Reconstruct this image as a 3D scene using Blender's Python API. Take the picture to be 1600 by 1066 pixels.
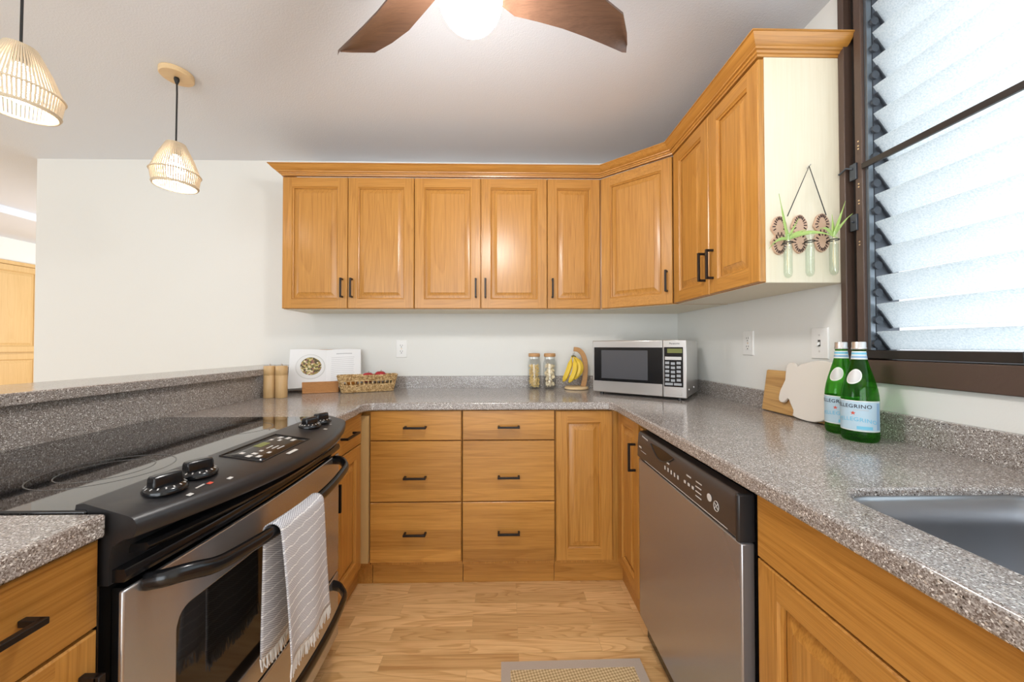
import bpy, bmesh, math, random
from mathutils import Vector, Matrix
random.seed(7)
S = bpy.context.scene
PI = math.pi
for o in list(bpy.data.objects): bpy.data.objects.remove(o)

# ------------------------------------------------------------------ camera
cam_d = bpy.data.cameras.new('camera'); cam = bpy.data.objects.new('camera', cam_d); S.collection.objects.link(cam)
cam_d.sensor_width = 36.0; cam_d.lens = 550.6/1600*36.0; cam_d.clip_start = 0.02
yaw, pitch, roll = 0.0187, 0.0136, 0.0011
cam.matrix_world = Matrix.Translation((0, 0, 1.1915)) @ Matrix.Rotation(-yaw, 4, 'Z') @ Matrix.Rotation(PI/2 + pitch, 4, 'X') @ Matrix.Rotation(-roll, 4, 'Z')
S.camera = cam

# ------------------------------------------------------------------ world, daylight, exposure
w = bpy.data.worlds.new('sky'); S.world = w; w.use_nodes = True
bg = w.node_tree.nodes['Background']; bg.inputs[0].default_value = (0.90, 0.95, 1.0, 1); bg.inputs[1].default_value = 1.3
S.view_settings.view_transform = 'Standard'; S.view_settings.look = 'None'
S.view_settings.exposure = 0.12; S.view_settings.gamma = 1.0; S.view_settings.use_curve_mapping = False

def area(name, loc, direction, sx, sy, power, col):
    l = bpy.data.lights.new(name, 'AREA'); l.shape = 'RECTANGLE'; l.size = sx; l.size_y = sy; l.energy = power; l.color = col
    o = bpy.data.objects.new(name, l); S.collection.objects.link(o); o.location = loc
    o.rotation_euler = Vector(direction).to_track_quat('-Z', 'Z').to_euler()
    return o
# daylight through the glass doors behind the camera, the dining-room window and the kitchen window
area('daylight_glass_door', (-1.2, -3.05, 1.25), (0, 1, 0.06), 3.6, 2.1, 94, (0.87, 0.94, 1.0))
area('daylight_dining_window', (-6.35, 0.6, 1.4), (1, 0, 0.05), 2.6, 1.6, 64, (0.87, 0.94, 1.0))
area('daylight_kitchen_window', (1.45, 0.2, 1.75), (-1, 0, -0.12), 1.7, 1.2, 18, (0.88, 0.94, 1.0))
area('hall_fill_light', (-3.16, 4.3, 1.45), (-1, 0, 0.0), 1.5, 1.2, 42, (0.95, 0.97, 1.0))  # added fill lamp to brighten the hall; no real window there
LAMP_FAN, LAMP_PENDANT = 112.0, 26.0

# ------------------------------------------------------------------ materials
def mat(name, col=(0.8, 0.8, 0.8), rough=0.5, metal=0.0, **k):
    m = bpy.data.materials.new(name); m.use_nodes = True
    b = m.node_tree.nodes['Principled BSDF']
    b.inputs['Base Color'].default_value = (*col, 1); b.inputs['Roughness'].default_value = rough; b.inputs['Metallic'].default_value = metal
    for a, v in k.items(): b.inputs[a.replace('_', ' ')].default_value = v
    return m
def N(m, t, **k):
    n = m.node_tree.nodes.new(t)
    for a, v in k.items(): setattr(n, a, v)
    return n
def L(m, a, b): m.node_tree.links.new(a, b)
def P(m): return m.node_tree.nodes['Principled BSDF']
def coords(m, scale=(1, 1, 1), rot=(0, 0, 0)):
    tc = N(m, 'ShaderNodeTexCoord'); mp = N(m, 'ShaderNodeMapping'); mp.inputs['Scale'].default_value = scale; mp.inputs['Rotation'].default_value = rot
    L(m, tc.outputs['Object'], mp.inputs[0]); return mp.outputs[0]
def noise(m, vec, scale, detail=3, rough=0.5, dist=0.0):
    n = N(m, 'ShaderNodeTexNoise'); n.inputs['Scale'].default_value = scale; n.inputs['Detail'].default_value = detail
    n.inputs['Roughness'].default_value = rough; n.inputs['Distortion'].default_value = dist; L(m, vec, n.inputs['Vector']); return n
def ramp(m, fac, stops, interp='LINEAR'):
    r = N(m, 'ShaderNodeValToRGB'); r.color_ramp.interpolation = interp; e = r.color_ramp.elements
    while len(e) > 1: e.remove(e[-1])
    for i, (p, c) in enumerate(stops):
        x = e[0] if i == 0 else e.new(p)
        x.position = p; x.color = (*c, 1)
    L(m, fac, r.inputs[0]); return r.outputs[0]
def mix(m, fac, a, b, mode='MIX'):
    n = N(m, 'ShaderNodeMix', data_type='RGBA', blend_type=mode)
    for s, v in ((n.inputs[0], fac), (n.inputs[6], a), (n.inputs[7], b)):
        if isinstance(v, (int, float)): s.default_value = v
        elif isinstance(v, tuple): s.default_value = (*v, 1)
        else: L(m, v, s)
    return n.outputs[2]
def bump(m, h, strength=0.2, dist=0.002):
    b = N(m, 'ShaderNodeBump'); b.inputs['Strength'].default_value = strength; b.inputs['Distance'].default_value = dist
    L(m, h, b.inputs['Height']); L(m, b.outputs[0], P(m).inputs['Normal'])
def mathn(m, op, a, b=None):
    n = N(m, 'ShaderNodeMath', operation=op)
    for i, v in enumerate((a, b)):
        if v is None: continue
        if isinstance(v, (int, float)): n.inputs[i].default_value = v
        else: L(m, v, n.inputs[i])
    return n.outputs[0]

def oak(name, axis, c1=(0.575, 0.275, 0.060), c2=(0.335, 0.132, 0.018), rough=0.3, boards=False, figure=1.0):
    m = mat(name, rough=rough)
    s = [1, 1, 1]; s['xyz'.index(axis)] = 0.07
    v = coords(m, tuple(s))
    big = noise(m, v, 6, 2, 0.5, 0.4)
    s3 = [1, 1, 1]; s3['xyz'.index(axis)] = 0.03
    wv = noise(m, coords(m, tuple(s3)), 95, 3, 0.6)
    s2 = [1, 1, 1]; s2['xyz'.index(axis)] = 0.018
    fine = noise(m, coords(m, tuple(s2)), 330, 2, 0.6)
    # cathedral rings: fractional part of a slow noise field
    rings = mathn(m, 'FRACT', mathn(m, 'MULTIPLY', big.outputs[0], 16.0))
    rr = ramp(m, rings, [(0.0, (0, 0, 0)), (0.6, (0.15,)*3), (0.92, (1, 1, 1)), (1.0, (0, 0, 0))])
    f = mathn(m, 'ADD', mathn(m, 'MULTIPLY', rr, 0.26*figure), mathn(m, 'MULTIPLY', ramp(m, wv.outputs[0], [(0.32, (0, 0, 0)), (0.68, (1, 1, 1))]), 0.34))
    f = mathn(m, 'ADD', f, mathn(m, 'MULTIPLY', ramp(m, fine.outputs[0], [(0.42, (0, 0, 0)), (0.68, (1, 1, 1))]), 0.40))
    col = mix(m, f, c1, c2)
    if boards:
        tc = N(m, 'ShaderNodeTexCoord'); sp = N(m, 'ShaderNodeSeparateXYZ'); L(m, tc.outputs['Object'], sp.inputs[0])
        oi = N(m, 'ShaderNodeObjectInfo')
        q = mathn(m, 'FLOOR', mathn(m, 'MULTIPLY', sp.outputs[2], 10.3))
        wn = N(m, 'ShaderNodeTexWhiteNoise', noise_dimensions='2D'); cb = N(m, 'ShaderNodeCombineXYZ')
        L(m, q, cb.inputs[0]); L(m, oi.outputs['Random'], cb.inputs[1]); L(m, cb.outputs[0], wn.inputs[0])
        tone = ramp(m, wn.outputs[0], [(0, (0.76, 0.73, 0.68)), (1, (1.16, 1.18, 1.2))])
        col = mix(m, 1.0, col, tone, 'MULTIPLY')
    L(m, col, P(m).inputs['Base Color']); bump(m, fine.outputs[0], 0.08, 0.0008)
    P(m).inputs['Coat Weight'].default_value = 0.15; P(m).inputs['Coat Roughness'].default_value = 0.3
    return m
M = {}
M['oak_v'] = oak('oak_vertical_grain', 'z'); M['oak_x'] = oak('oak_grain_along_x', 'x'); M['oak_y'] = oak('oak_grain_along_y', 'y')
M['slab_x'] = oak('oak_slab_x', 'x', boards=True); M['slab_y'] = oak('oak_slab_y', 'y', boards=True)
M['pale_v'] = oak('pale_maple', 'z', (0.80, 0.72, 0.55), (0.74, 0.65, 0.47), 0.45, figure=0.5)
M['hall_oak'] = oak('light_oak', 'z', (0.66, 0.44, 0.19), (0.56, 0.35, 0.13), 0.4)
M['bamboo'] = oak('pale_turned_wood', 'z', (0.66, 0.43, 0.20), (0.56, 0.35, 0.15), 0.45)
M['pine'] = oak('pale_pine', 'x', (0.80, 0.60, 0.34), (0.70, 0.48, 0.24), 0.5)
M['stand'] = oak('acacia_wood', 'x', (0.55, 0.25, 0.075), (0.40, 0.165, 0.045), 0.45)
M['walnut'] = oak('walnut_blade', 'x', (0.115, 0.060, 0.036), (0.058, 0.028, 0.017), 0.4)
M['board'] = oak('striped_board_wood', 'y', (0.68, 0.41, 0.15), (0.40, 0.20, 0.06), 0.45, figure=1.6)
M['cork'] = oak('bamboo_lid', 'x', (0.55, 0.30, 0.12), (0.47, 0.24, 0.09), 0.5)

def plain(name, col, rough=0.85, b=0.12, sc=220):
    m = mat(name, col, rough); n = noise(m, coords(m), sc, 3); bump(m, n.outputs[0], b, 0.003); return m
M['wall'] = plain('painted_wall', (0.78, 0.775, 0.735)); M['ceiling'] = plain('painted_ceiling', (0.75, 0.785, 0.84), b=0.35, sc=160)

def stone():
    m = mat('speckled_solid_surface', rough=0.16)
    c = coords(m)
    def vor(sc, stops):
        v = N(m, 'ShaderNodeTexVoronoi'); v.inputs['Scale'].default_value = sc; L(m, c, v.inputs['Vector'])
        sp = N(m, 'ShaderNodeSeparateColor'); L(m, v.outputs['Color'], sp.inputs[0]); return ramp(m, sp.outputs[0], stops, 'CONSTANT'), sp.outputs[1]
    base, _ = vor(600, [(0, (0.17, 0.135, 0.115)), (0.20, (0.27, 0.235, 0.212)), (0.45, (0.37, 0.335, 0.310)), (0.74, (0.22, 0.185, 0.160)), (0.84, (0.52, 0.485, 0.455))])
    fl, r2 = vor(430, [(0, (0.80, 0.77, 0.73)), (0.5, (0.52, 0.45, 0.38)), (0.8, (0.06, 0.048, 0.04))])
    k = ramp(m, r2, [(0, (0, 0, 0)), (0.90, (1, 1, 1))], 'CONSTANT')
    L(m, mix(m, k, base, fl), P(m).inputs['Base Color'])
    P(m).inputs['Specular IOR Level'].default_value = 0.6
    return m
M['stone'] = stone()

def floor_mat():
    m = mat('oak_strip_laminate', rough=0.32)
    v = coords(m)
    br = N(m, 'ShaderNodeTexBrick'); L(m, v, br.inputs['Vector'])
    br.offset = 0.37; br.offset_frequency = 2; br.squash = 1.0
    br.inputs['Color1'].default_value = (0, 0, 0, 1); br.inputs['Color2'].default_value = (1, 1, 1, 1); br.inputs['Mortar'].default_value = (0.5, 0.5, 0.5, 1)
    br.inputs['Scale'].default_value = 1; br.inputs['Mortar Size'].default_value = 0.0006; br.inputs['Brick Width'].default_value = 0.52; br.inputs['Row Height'].default_value = 0.067
    off = N(m, 'ShaderNodeVectorMath', operation='MULTIPLY_ADD')
    off.inputs[1].default_value = (3.1, 7.3, 5.7); L(m, br.outputs['Color'], off.inputs[0]); L(m, v, off.inputs[2])
    mp = N(m, 'ShaderNodeMapping'); mp.inputs['Scale'].default_value = (0.10, 1, 1); L(m, off.outputs[0], mp.inputs[0])
    big = noise(m, mp.outputs[0], 8, 2, 0.5, 0.8)
    rings = ramp(m, mathn(m, 'FRACT', mathn(m, 'MULTIPLY', big.outputs[0], 15)), [(0, (0, 0, 0)), (0.6, (0.2,)*3), (0.93, (1, 1, 1)), (1, (0, 0, 0))])
    mp2 = N(m, 'ShaderNodeMapping'); mp2.inputs['Scale'].default_value = (0.03, 1, 1); L(m, off.outputs[0], mp2.inputs[0])
    fine = noise(m, mp2.outputs[0], 240, 2)
    f = mathn(m, 'ADD', mathn(m, 'MULTIPLY', rings, 0.55), mathn(m, 'MULTIPLY', ramp(m, fine.outputs[0], [(0.4, (0, 0, 0)), (0.7, (1, 1, 1))]), 0.4))
    col = mix(m, f, (0.90, 0.60, 0.285), (0.58, 0.29, 0.095))
    tone = ramp(m, br.outputs['Color'], [(0, (0.82, 0.76, 0.68)), (1, (1.12, 1.15, 1.18))])
    col = mix(m, 1.0, col, tone, 'MULTIPLY')
    col = mix(m, mathn(m, 'MULTIPLY', br.outputs['Fac'], 0.35), col, (0.25, 0.13, 0.05))
    L(m, col, P(m).inputs['Base Color'])
    return m
M['floor'] = floor_mat()

def steel(name, col, rough, sc):
    m = mat(name, col, rough, 1.0); n = noise(m, coords(m, sc), 90, 3); 
    L(m, ramp(m, n.outputs[0], [(0.3, (rough*0.99,)*3), (0.7, (rough*1.01,)*3)]), P(m).inputs['Roughness']); return m
M['steel'] = steel('brushed_steel', (0.50, 0.485, 0.485), 0.27, (1, 0.03, 1)); P(M['steel']).inputs['Metallic'].default_value = 0.8; M['steel_light'] = steel('bright_brushed_steel', (0.74, 0.73, 0.72), 0.3, (0.03, 0.03, 1))
M['dw_steel'] = steel('brown_tinted_steel', (0.40, 0.385, 0.385), 0.24, (1, 0.03, 1)); P(M['dw_steel']).inputs['Metallic'].default_value = 0.7
M['sink_steel'] = steel('satin_sink_steel', (0.42, 0.43, 0.45), 0.33, (1, 0.05, 1))
M['black'] = mat('black_enamel', (0.008, 0.008, 0.009), 0.18); M['satin_black'] = mat('satin_black_plastic', (0.022, 0.021, 0.022), 0.36)
M['glass_black'] = mat('black_ceramic_glass', (0.006, 0.006, 0.007), 0.035, Coat_Weight=0.45, Coat_Roughness=0.02, Specular_IOR_Level=0.5)
M['oven_glass'] = mat('oven_window_glass', (0.012, 0.010, 0.009), 0.06)
M['bronze'] = mat('black_bronze_pull', (0.018, 0.013, 0.011), 0.38, 0.4)
M['dw_panel'] = mat('dark_brown_panel', (0.055, 0.041, 0.035), 0.3)
M['ink'] = mat('pale_print', (0.62, 0.60, 0.57), 0.5); M['ink_key'] = mat('grey_keys', (0.36, 0.37, 0.38), 0.5); M['ink_dark'] = mat('dark_print', (0.02, 0.025, 0.05), 0.5); M['ink_grey'] = mat('grey_print', (0.55, 0.55, 0.56), 0.7)
M['ink_red'] = mat('red_print', (0.70, 0.10, 0.06), 0.5); M['ink_blue'] = mat('cyan_print', (0.20, 0.58, 0.78), 0.5)
M['white_plastic'] = mat('white_plastic', (0.82, 0.81, 0.78), 0.35); M['slot'] = mat('dark_slot', (0.05, 0.045, 0.04), 0.6)
M['ring_mark'] = mat('burner_print', (0.10, 0.095, 0.09), 0.2)
M['frame'] = plain('brown_painted_frame', (0.085, 0.052, 0.038), 0.42, 0.25, 60); M['frame_dark'] = mat('dark_bronze_metal', (0.045, 0.036, 0.031), 0.35, 0.5)
M['alu'] = mat('weathered_aluminium', (0.24, 0.27, 0.30), 0.4, 0.9); M['clip'] = mat('grey_clip_metal', (0.09, 0.10, 0.115), 0.45, 0.7)
M['brass'] = mat('brass_screw', (0.75, 0.55, 0.32), 0.35, 0.9)
M['cord'] = mat('black_cord', (0.012, 0.012, 0.012), 0.6)
M['rope'] = plain('twisted_paper_rope', (0.66, 0.55, 0.40), 0.85, 0.4, 500)
M['opal'] = mat('white_pot', (0.85, 0.85, 0.83), 0.4)

def emit(name, col, strength):
    m = mat(name, (0.9, 0.9, 0.9), 0.4); P(m).inputs['Emission Color'].default_value = (*col, 1); P(m).inputs['Emission Strength'].default_value = strength; return m
M['globe'] = emit('lit_globe', (1.0, 0.975, 0.945), LAMP_FAN); M['bulb'] = emit('lit_bulb', (1.0, 0.96, 0.90), LAMP_PENDANT)
M['lcd'] = emit('green_display', (0.42, 0.45, 0.08), 0.16); P(M['lcd']).inputs['Base Color'].default_value = (0.10, 0.11, 0.03, 1)

def louver_mat():
    m = bpy.data.materials.new('obscure_louver_glass'); m.use_nodes = True; nt = m.node_tree
    out = nt.nodes['Material Output']; b = P(m)
    b.inputs['Base Color'].default_value = (0.80, 0.84, 0.86, 1); b.inputs['Roughness'].default_value = 0.25
    c = coords(m); n = noise(m, c, 230, 3, 0.6)
    g = ramp(m, n.outputs[0], [(0.34, (0.62, 0.67, 0.70)), (0.50, (0.82, 0.86, 0.88)), (0.66, (1.0, 1.0, 1.0))])
    tr = N(m, 'ShaderNodeBsdfTranslucent'); L(m, g, tr.inputs[0]); tp = N(m, 'ShaderNodeBsdfTransparent'); tp.inputs[0].default_value = (0.88, 0.93, 0.94, 1)
    m1 = N(m, 'ShaderNodeMixShader'); m1.inputs[0].default_value = 0.72; L(m, b.outputs[0], m1.inputs[1]); L(m, tr.outputs[0], m1.inputs[2])
    m2 = N(m, 'ShaderNodeMixShader'); m2.inputs[0].default_value = 0.22; L(m, m1.outputs[0], m2.inputs[1]); L(m, tp.outputs[0], m2.inputs[2])
    L(m, m2.outputs[0], out.inputs[0]); bump(m, n.outputs[0], 0.5, 0.002); return m
M['louver'] = louver_mat()

def clear(name, tint, gloss_rough=0.02, glass=0.0, gcol=(1, 1, 1)):
    """thin clear glass: see-through with mirror reflection by Fresnel, optionally blended with refracting glass"""
    m = bpy.data.materials.new(name); m.use_nodes = True; nt = m.node_tree; nt.nodes.remove(P(m)); out = nt.nodes['Material Output']
    tp = N(m, 'ShaderNodeBsdfTransparent'); tp.inputs[0].default_value = (*tint, 1); gl = N(m, 'ShaderNodeBsdfGlossy'); gl.inputs['Roughness'].default_value = gloss_rough
    lw = N(m, 'ShaderNodeLayerWeight'); lw.inputs[0].default_value = 0.5; fr = N(m, 'ShaderNodeMath', operation='MULTIPLY_ADD'); pw = N(m, 'ShaderNodeMath', operation='POWER'); L(m, lw.outputs['Facing'], pw.inputs[0]); pw.inputs[1].default_value = 4.0; L(m, pw.outputs[0], fr.inputs[0]); fr.inputs[1].default_value = 0.5; fr.inputs[2].default_value = 0.04
    m1 = N(m, 'ShaderNodeMixShader'); L(m, fr.outputs[0], m1.inputs[0]); L(m, tp.outputs[0], m1.inputs[1]); L(m, gl.outputs[0], m1.inputs[2]); res = m1
    if glass:
        rf = N(m, 'ShaderNodeBsdfRefraction'); rf.inputs['Color'].default_value = (*gcol, 1); rf.inputs['IOR'].default_value = 1.33; rf.inputs['Roughness'].default_value = 0.0
        m2 = N(m, 'ShaderNodeMixShader'); m2.inputs[0].default_value = glass; L(m, m1.outputs[0], m2.inputs[1]); L(m, rf.outputs[0], m2.inputs[2])
        df = N(m, 'ShaderNodeBsdfTranslucent'); df.inputs[0].default_value = (*gcol, 1)
        m3 = N(m, 'ShaderNodeMixShader'); m3.inputs[0].default_value = 0.12; L(m, m2.outputs[0], m3.inputs[1]); L(m, df.outputs[0], m3.inputs[2]); res = m3
    L(m, res.outputs[0], out.inputs[0]); return m
M['clear'] = clear('clear_glass', (0.985, 0.99, 0.985)); M['tube'] = clear('thin_tube_glass', (0.955, 0.98, 0.955))
M['green_glass'] = clear('green_bottle_glass', (0.34, 0.80, 0.22), 0.03, 0.30, (0.14, 0.60, 0.07))
M['yellow'] = plain('banana_skin', (0.80, 0.55, 0.05), 0.5, 0.1, 60); M['stem'] = mat('brown_stem', (0.16, 0.13, 0.045), 0.7)
M['pasta_y'] = mat('yellow_pasta', (0.90, 0.66, 0.26), 0.6); M['pasta_w'] = mat('pale_pasta', (0.90, 0.76, 0.52), 0.6)
M['wicker'] = plain('woven_seagrass', (0.56, 0.36, 0.155), 0.8, 0.8, 300)
_v = N(M['wicker'], 'ShaderNodeTexVoronoi'); _v.inputs['Scale'].default_value = 140; L(M['wicker'], coords(M['wicker']), _v.inputs['Vector']); _s = N(M['wicker'], 'ShaderNodeSeparateColor'); L(M['wicker'], _v.outputs['Color'], _s.inputs[0])
L(M['wicker'], ramp(M['wicker'], _s.outputs[0], [(0.0, (0.30, 0.16, 0.055)), (0.45, (0.58, 0.37, 0.15)), (1.0, (0.82, 0.62, 0.34))]), P(M['wicker']).inputs['Base Color'])
M['apple'] = mat('red_apple_skin', (0.40, 0.02, 0.025), 0.25); M['orange'] = plain('orange_skin', (0.78, 0.30, 0.05), 0.5, 0.2, 200); M['green_fruit'] = mat('green_fruit_skin', (0.16, 0.17, 0.05), 0.5)
M['paper'] = mat('book_paper', (0.84, 0.84, 0.84), 0.6); M['page_edge'] = mat('page_edges', (0.80, 0.76, 0.68), 0.8); M['cover'] = mat('book_cover', (0.50, 0.46, 0.42), 0.6)
M['white_board'] = plain('white_stone_board', (0.82, 0.76, 0.68), 0.6, 0.1, 150)
M['leaf'] = mat('pale_green_leaf', (0.38, 0.52, 0.14), 0.5, Subsurface_Weight=0.0); M['water'] = clear('water', (0.95, 0.975, 0.945))
M['disc'] = plain('burnt_edge_wood', (0.58, 0.38, 0.26), 0.7, 0.2, 120); M['burn'] = mat('burnt_mark', (0.05, 0.022, 0.018), 0.8)
M['cap'] = mat('silver_cap', (0.72, 0.70, 0.68), 0.3, 0.85); M['label'] = mat('pale_blue_label', (0.50, 0.66, 0.76), 0.45); M['label_edge'] = mat('label_border', (0.82, 0.83, 0.78), 0.45)
M['label_side'] = mat('blue_label_strip', (0.28, 0.46, 0.66), 0.45); M['medal'] = mat('grey_white_medallion', (0.66, 0.65, 0.64), 0.4, 0.2)
M['rug_border'] = plain('taupe_binding', (0.54, 0.455, 0.375), 0.9, 0.4, 400)

def weave(name, c1, c2, sc, rot):
    m = mat(name, rough=0.9); ck = N(m, 'ShaderNodeTexChecker'); ck.inputs['Scale'].default_value = sc; L(m, coords(m, rot=(0, 0, rot)), ck.inputs['Vector'])
    n = noise(m, coords(m), 500, 2); ck.inputs['Color1'].default_value = (*c1, 1); ck.inputs['Color2'].default_value = (*c2, 1)
    L(m, mix(m, 0.25, ck.outputs[0], n.outputs[0], 'OVERLAY'), P(m).inputs['Base Color']); bump(m, ck.outputs[1], 0.5, 0.004); return m
M['sisal'] = weave('woven_sisal', (0.78, 0.62, 0.36), (0.46, 0.32, 0.15), 130, 0.55)

def towel_mat():
    m = mat('striped_towel_cotton', rough=0.95)
    tc = N(m, 'ShaderNodeTexCoord'); uv = tc.outputs['UV']
    n = noise(m, uv, 3.5, 2)
    sp = N(m, 'ShaderNodeSeparateXYZ'); L(m, uv, sp.inputs[0])
    # thin white wavy cross lines every 3 cm along the cloth, on a fine grey/white weave (uv in metres x 10)
    ph = mathn(m, 'ADD', mathn(m, 'MULTIPLY', sp.outputs[1], 3.9), mathn(m, 'MULTIPLY', n.outputs[0], 0.5))
    ph = mathn(m, 'ADD', ph, mathn(m, 'MULTIPLY', sp.outputs[0], 0.25))
    line = ramp(m, mathn(m, 'FRACT', ph), [(0, (1, 1, 1)), (0.10, (1, 1, 1)), (0.13, (0, 0, 0))])
    ck = N(m, 'ShaderNodeTexChecker'); mp = N(m, 'ShaderNodeMapping'); mp.inputs['Scale'].default_value = (18, 46, 1); mp.inputs['Rotation'].default_value = (0, 0, 0.12); L(m, uv, mp.inputs[0]); L(m, mp.outputs[0], ck.inputs['Vector'])
    ck.inputs['Scale'].default_value = 1.0; ck.inputs['Color1'].default_value = (0.80, 0.80, 0.82, 1); ck.inputs['Color2'].default_value = (0.33, 0.33, 0.37, 1)
    L(m, mix(m, line, ck.outputs[0], (0.90, 0.90, 0.90)), P(m).inputs['Base Color']); bump(m, ck.outputs[1], 0.4, 0.002); return m
M['towel'] = towel_mat(); M['fringe'] = mat('white_fringe', (0.78, 0.77, 0.75), 0.95)
def salad_mat():
    m = mat('printed_salad', rough=0.6); v = N(m, 'ShaderNodeTexVoronoi'); v.inputs['Scale'].default_value = 110; L(m, coords(m), v.inputs['Vector'])
    sp = N(m, 'ShaderNodeSeparateColor'); L(m, v.outputs['Color'], sp.inputs[0])
    L(m, ramp(m, sp.outputs[0], [(0, (0.10, 0.07, 0.03)), (0.25, (0.36, 0.26, 0.07)), (0.45, (0.55, 0.44, 0.16)), (0.62, (0.16, 0.15, 0.04)), (0.75, (0.30, 0.12, 0.10)), (0.88, (0.75, 0.66, 0.42))], 'CONSTANT'), P(m).inputs['Base Color']); return m
M['salad'] = salad_mat()

# ------------------------------------------------------------------ mesh helpers
class MB:
    def __init__(s): s.v = []; s.f = []; s.mi = []; s.uv = None
    def add(s, vs, fs, mi=0):
        b = len(s.v); s.v += [Vector(v) for v in vs]; s.f += [tuple(b+i for i in f) for f in fs]; s.mi += [mi]*len(fs); return s
    def box(s, x0, x1, y0, y1, z0, z1, mi=0):
        return s.add([(x, y, z) for z in (z0, z1) for y in (y0, y1) for x in (x0, x1)],
                     [(0, 2, 3, 1), (4, 5, 7, 6), (0, 1, 5, 4), (2, 6, 7, 3), (0, 4, 6, 2), (1, 3, 7, 5)], mi)
    def obox(s, c, a, b, n, mi=0):          # oriented box: centre and three half vectors
        c, a, b, n = map(Vector, (c, a, b, n))
        return s.add([c+a*i+b*j+n*k for k in (-1, 1) for j in (-1, 1) for i in (-1, 1)],
                     [(0, 2, 3, 1), (4, 5, 7, 6), (0, 1, 5, 4), (2, 6, 7, 3), (0, 4, 6, 2), (1, 3, 7, 5)], mi)
    def prism(s, poly, axis, a, b, mi=0):   # polygon in the two other axes, extruded
        i = 'xyz'.index(axis); o = [j for j in range(3) if j != i]; n = len(poly); vs = []
        for t in (a, b):
            for p in poly:
                q = [0, 0, 0]; q[i] = t; q[o[0]] = p[0]; q[o[1]] = p[1]; vs.append(q)
        fs = [tuple(range(n))[::-1], tuple(range(n, 2*n))] + [(k, (k+1) % n, n+(k+1) % n, n+k) for k in range(n)]
        return s.add(vs, fs, mi)
    def rings(s, rs, closed=True, cap0=True, cap1=True, mi=0):
        n = len(rs[0]); vs = [p for r in rs for p in r]; fs = []
        for i in range(len(rs)-1):
            for k in range(n if closed else n-1):
                fs.append((i*n+k, i*n+(k+1) % n, (i+1)*n+(k+1) % n, (i+1)*n+k))
        if closed and cap0: fs.append(tuple(range(n))[::-1])
        if closed and cap1: fs.append(tuple((len(rs)-1)*n+k for k in range(n)))
        return s.add(vs, fs, mi)
    def lathe(s, c, prof, n=32, mi=0, axis='z', cap=True):
        c = Vector(c); rs = []
        for r, z in prof:
            ring = []
            for k in range(n):
                a = 2*PI*k/n; u, v_ = r*math.cos(a), r*math.sin(a)
                ring.append(c+Vector((u, v_, z)) if axis == 'z' else (c+Vector((z, u, v_)) if axis == 'x' else c+Vector((v_, z, u))))
            rs.append(ring)
        return s.rings(rs, True, cap, cap, mi)
    def sphere(s, c, r, n=24, m=14, sx=1, sy=1, sz=1, mi=0):
        c = Vector(c); rs = []
        for i in range(m+1):
            t = PI*i/m; q = max(math.sin(t), 1e-3)
            rs.append([c+Vector((r*sx*q*math.cos(2*PI*k/n), r*sy*q*math.sin(2*PI*k/n), -r*sz*math.cos(t))) for k in range(n)])
        return s.rings(rs, mi=mi)
    def tube(s, path, r, n=8, mi=0, closed=False, flat=None):
        path = [Vector(p) for p in path]; m = len(path); rs = []; up = None
        for i, p in enumerate(path):
            if closed: t = path[(i+1) % m]-path[i-1]
            else: t = path[min(i+1, m-1)]-path[max(i-1, 0)]
            t.normalize()
            if up is None:
                up = Vector((0, 0, 1)) if abs(t.z) < 0.9 else Vector((1, 0, 0))
            a = t.cross(up).normalized(); b = a.cross(t).normalized(); up = b
            rr = r[i] if isinstance(r, (list, tuple)) else r
            fa, fb = flat if flat else (1, 1)
            rs.append([p+a*rr*fa*math.cos(2*PI*k/n)+b*rr*fb*math.sin(2*PI*k/n) for k in range(n)])
        if closed: rs.append(rs[0]); return s.rings(rs, True, False, False, mi)
        return s.rings(rs, mi=mi)
    def grid(s, f, nu, nv, mi=0):
        vs = [f(i/nu, j/nv) for j in range(nv+1) for i in range(nu+1)]
        return s.add(vs, [(j*(nu+1)+i, j*(nu+1)+i+1, (j+1)*(nu+1)+i+1, (j+1)*(nu+1)+i) for j in range(nv) for i in range(nu)], mi)
WM = {}
def place(o, parent=None, loc=(0, 0, 0), rz=0.0):
    S.collection.objects.link(o); o.location = loc; o.rotation_euler = (0, 0, rz)
    m = Matrix.Translation(loc) @ Matrix.Rotation(rz, 4, 'Z')
    if parent is not None: o.parent = parent; m = WM[parent.name] @ m
    WM[o.name] = m; return o
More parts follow.
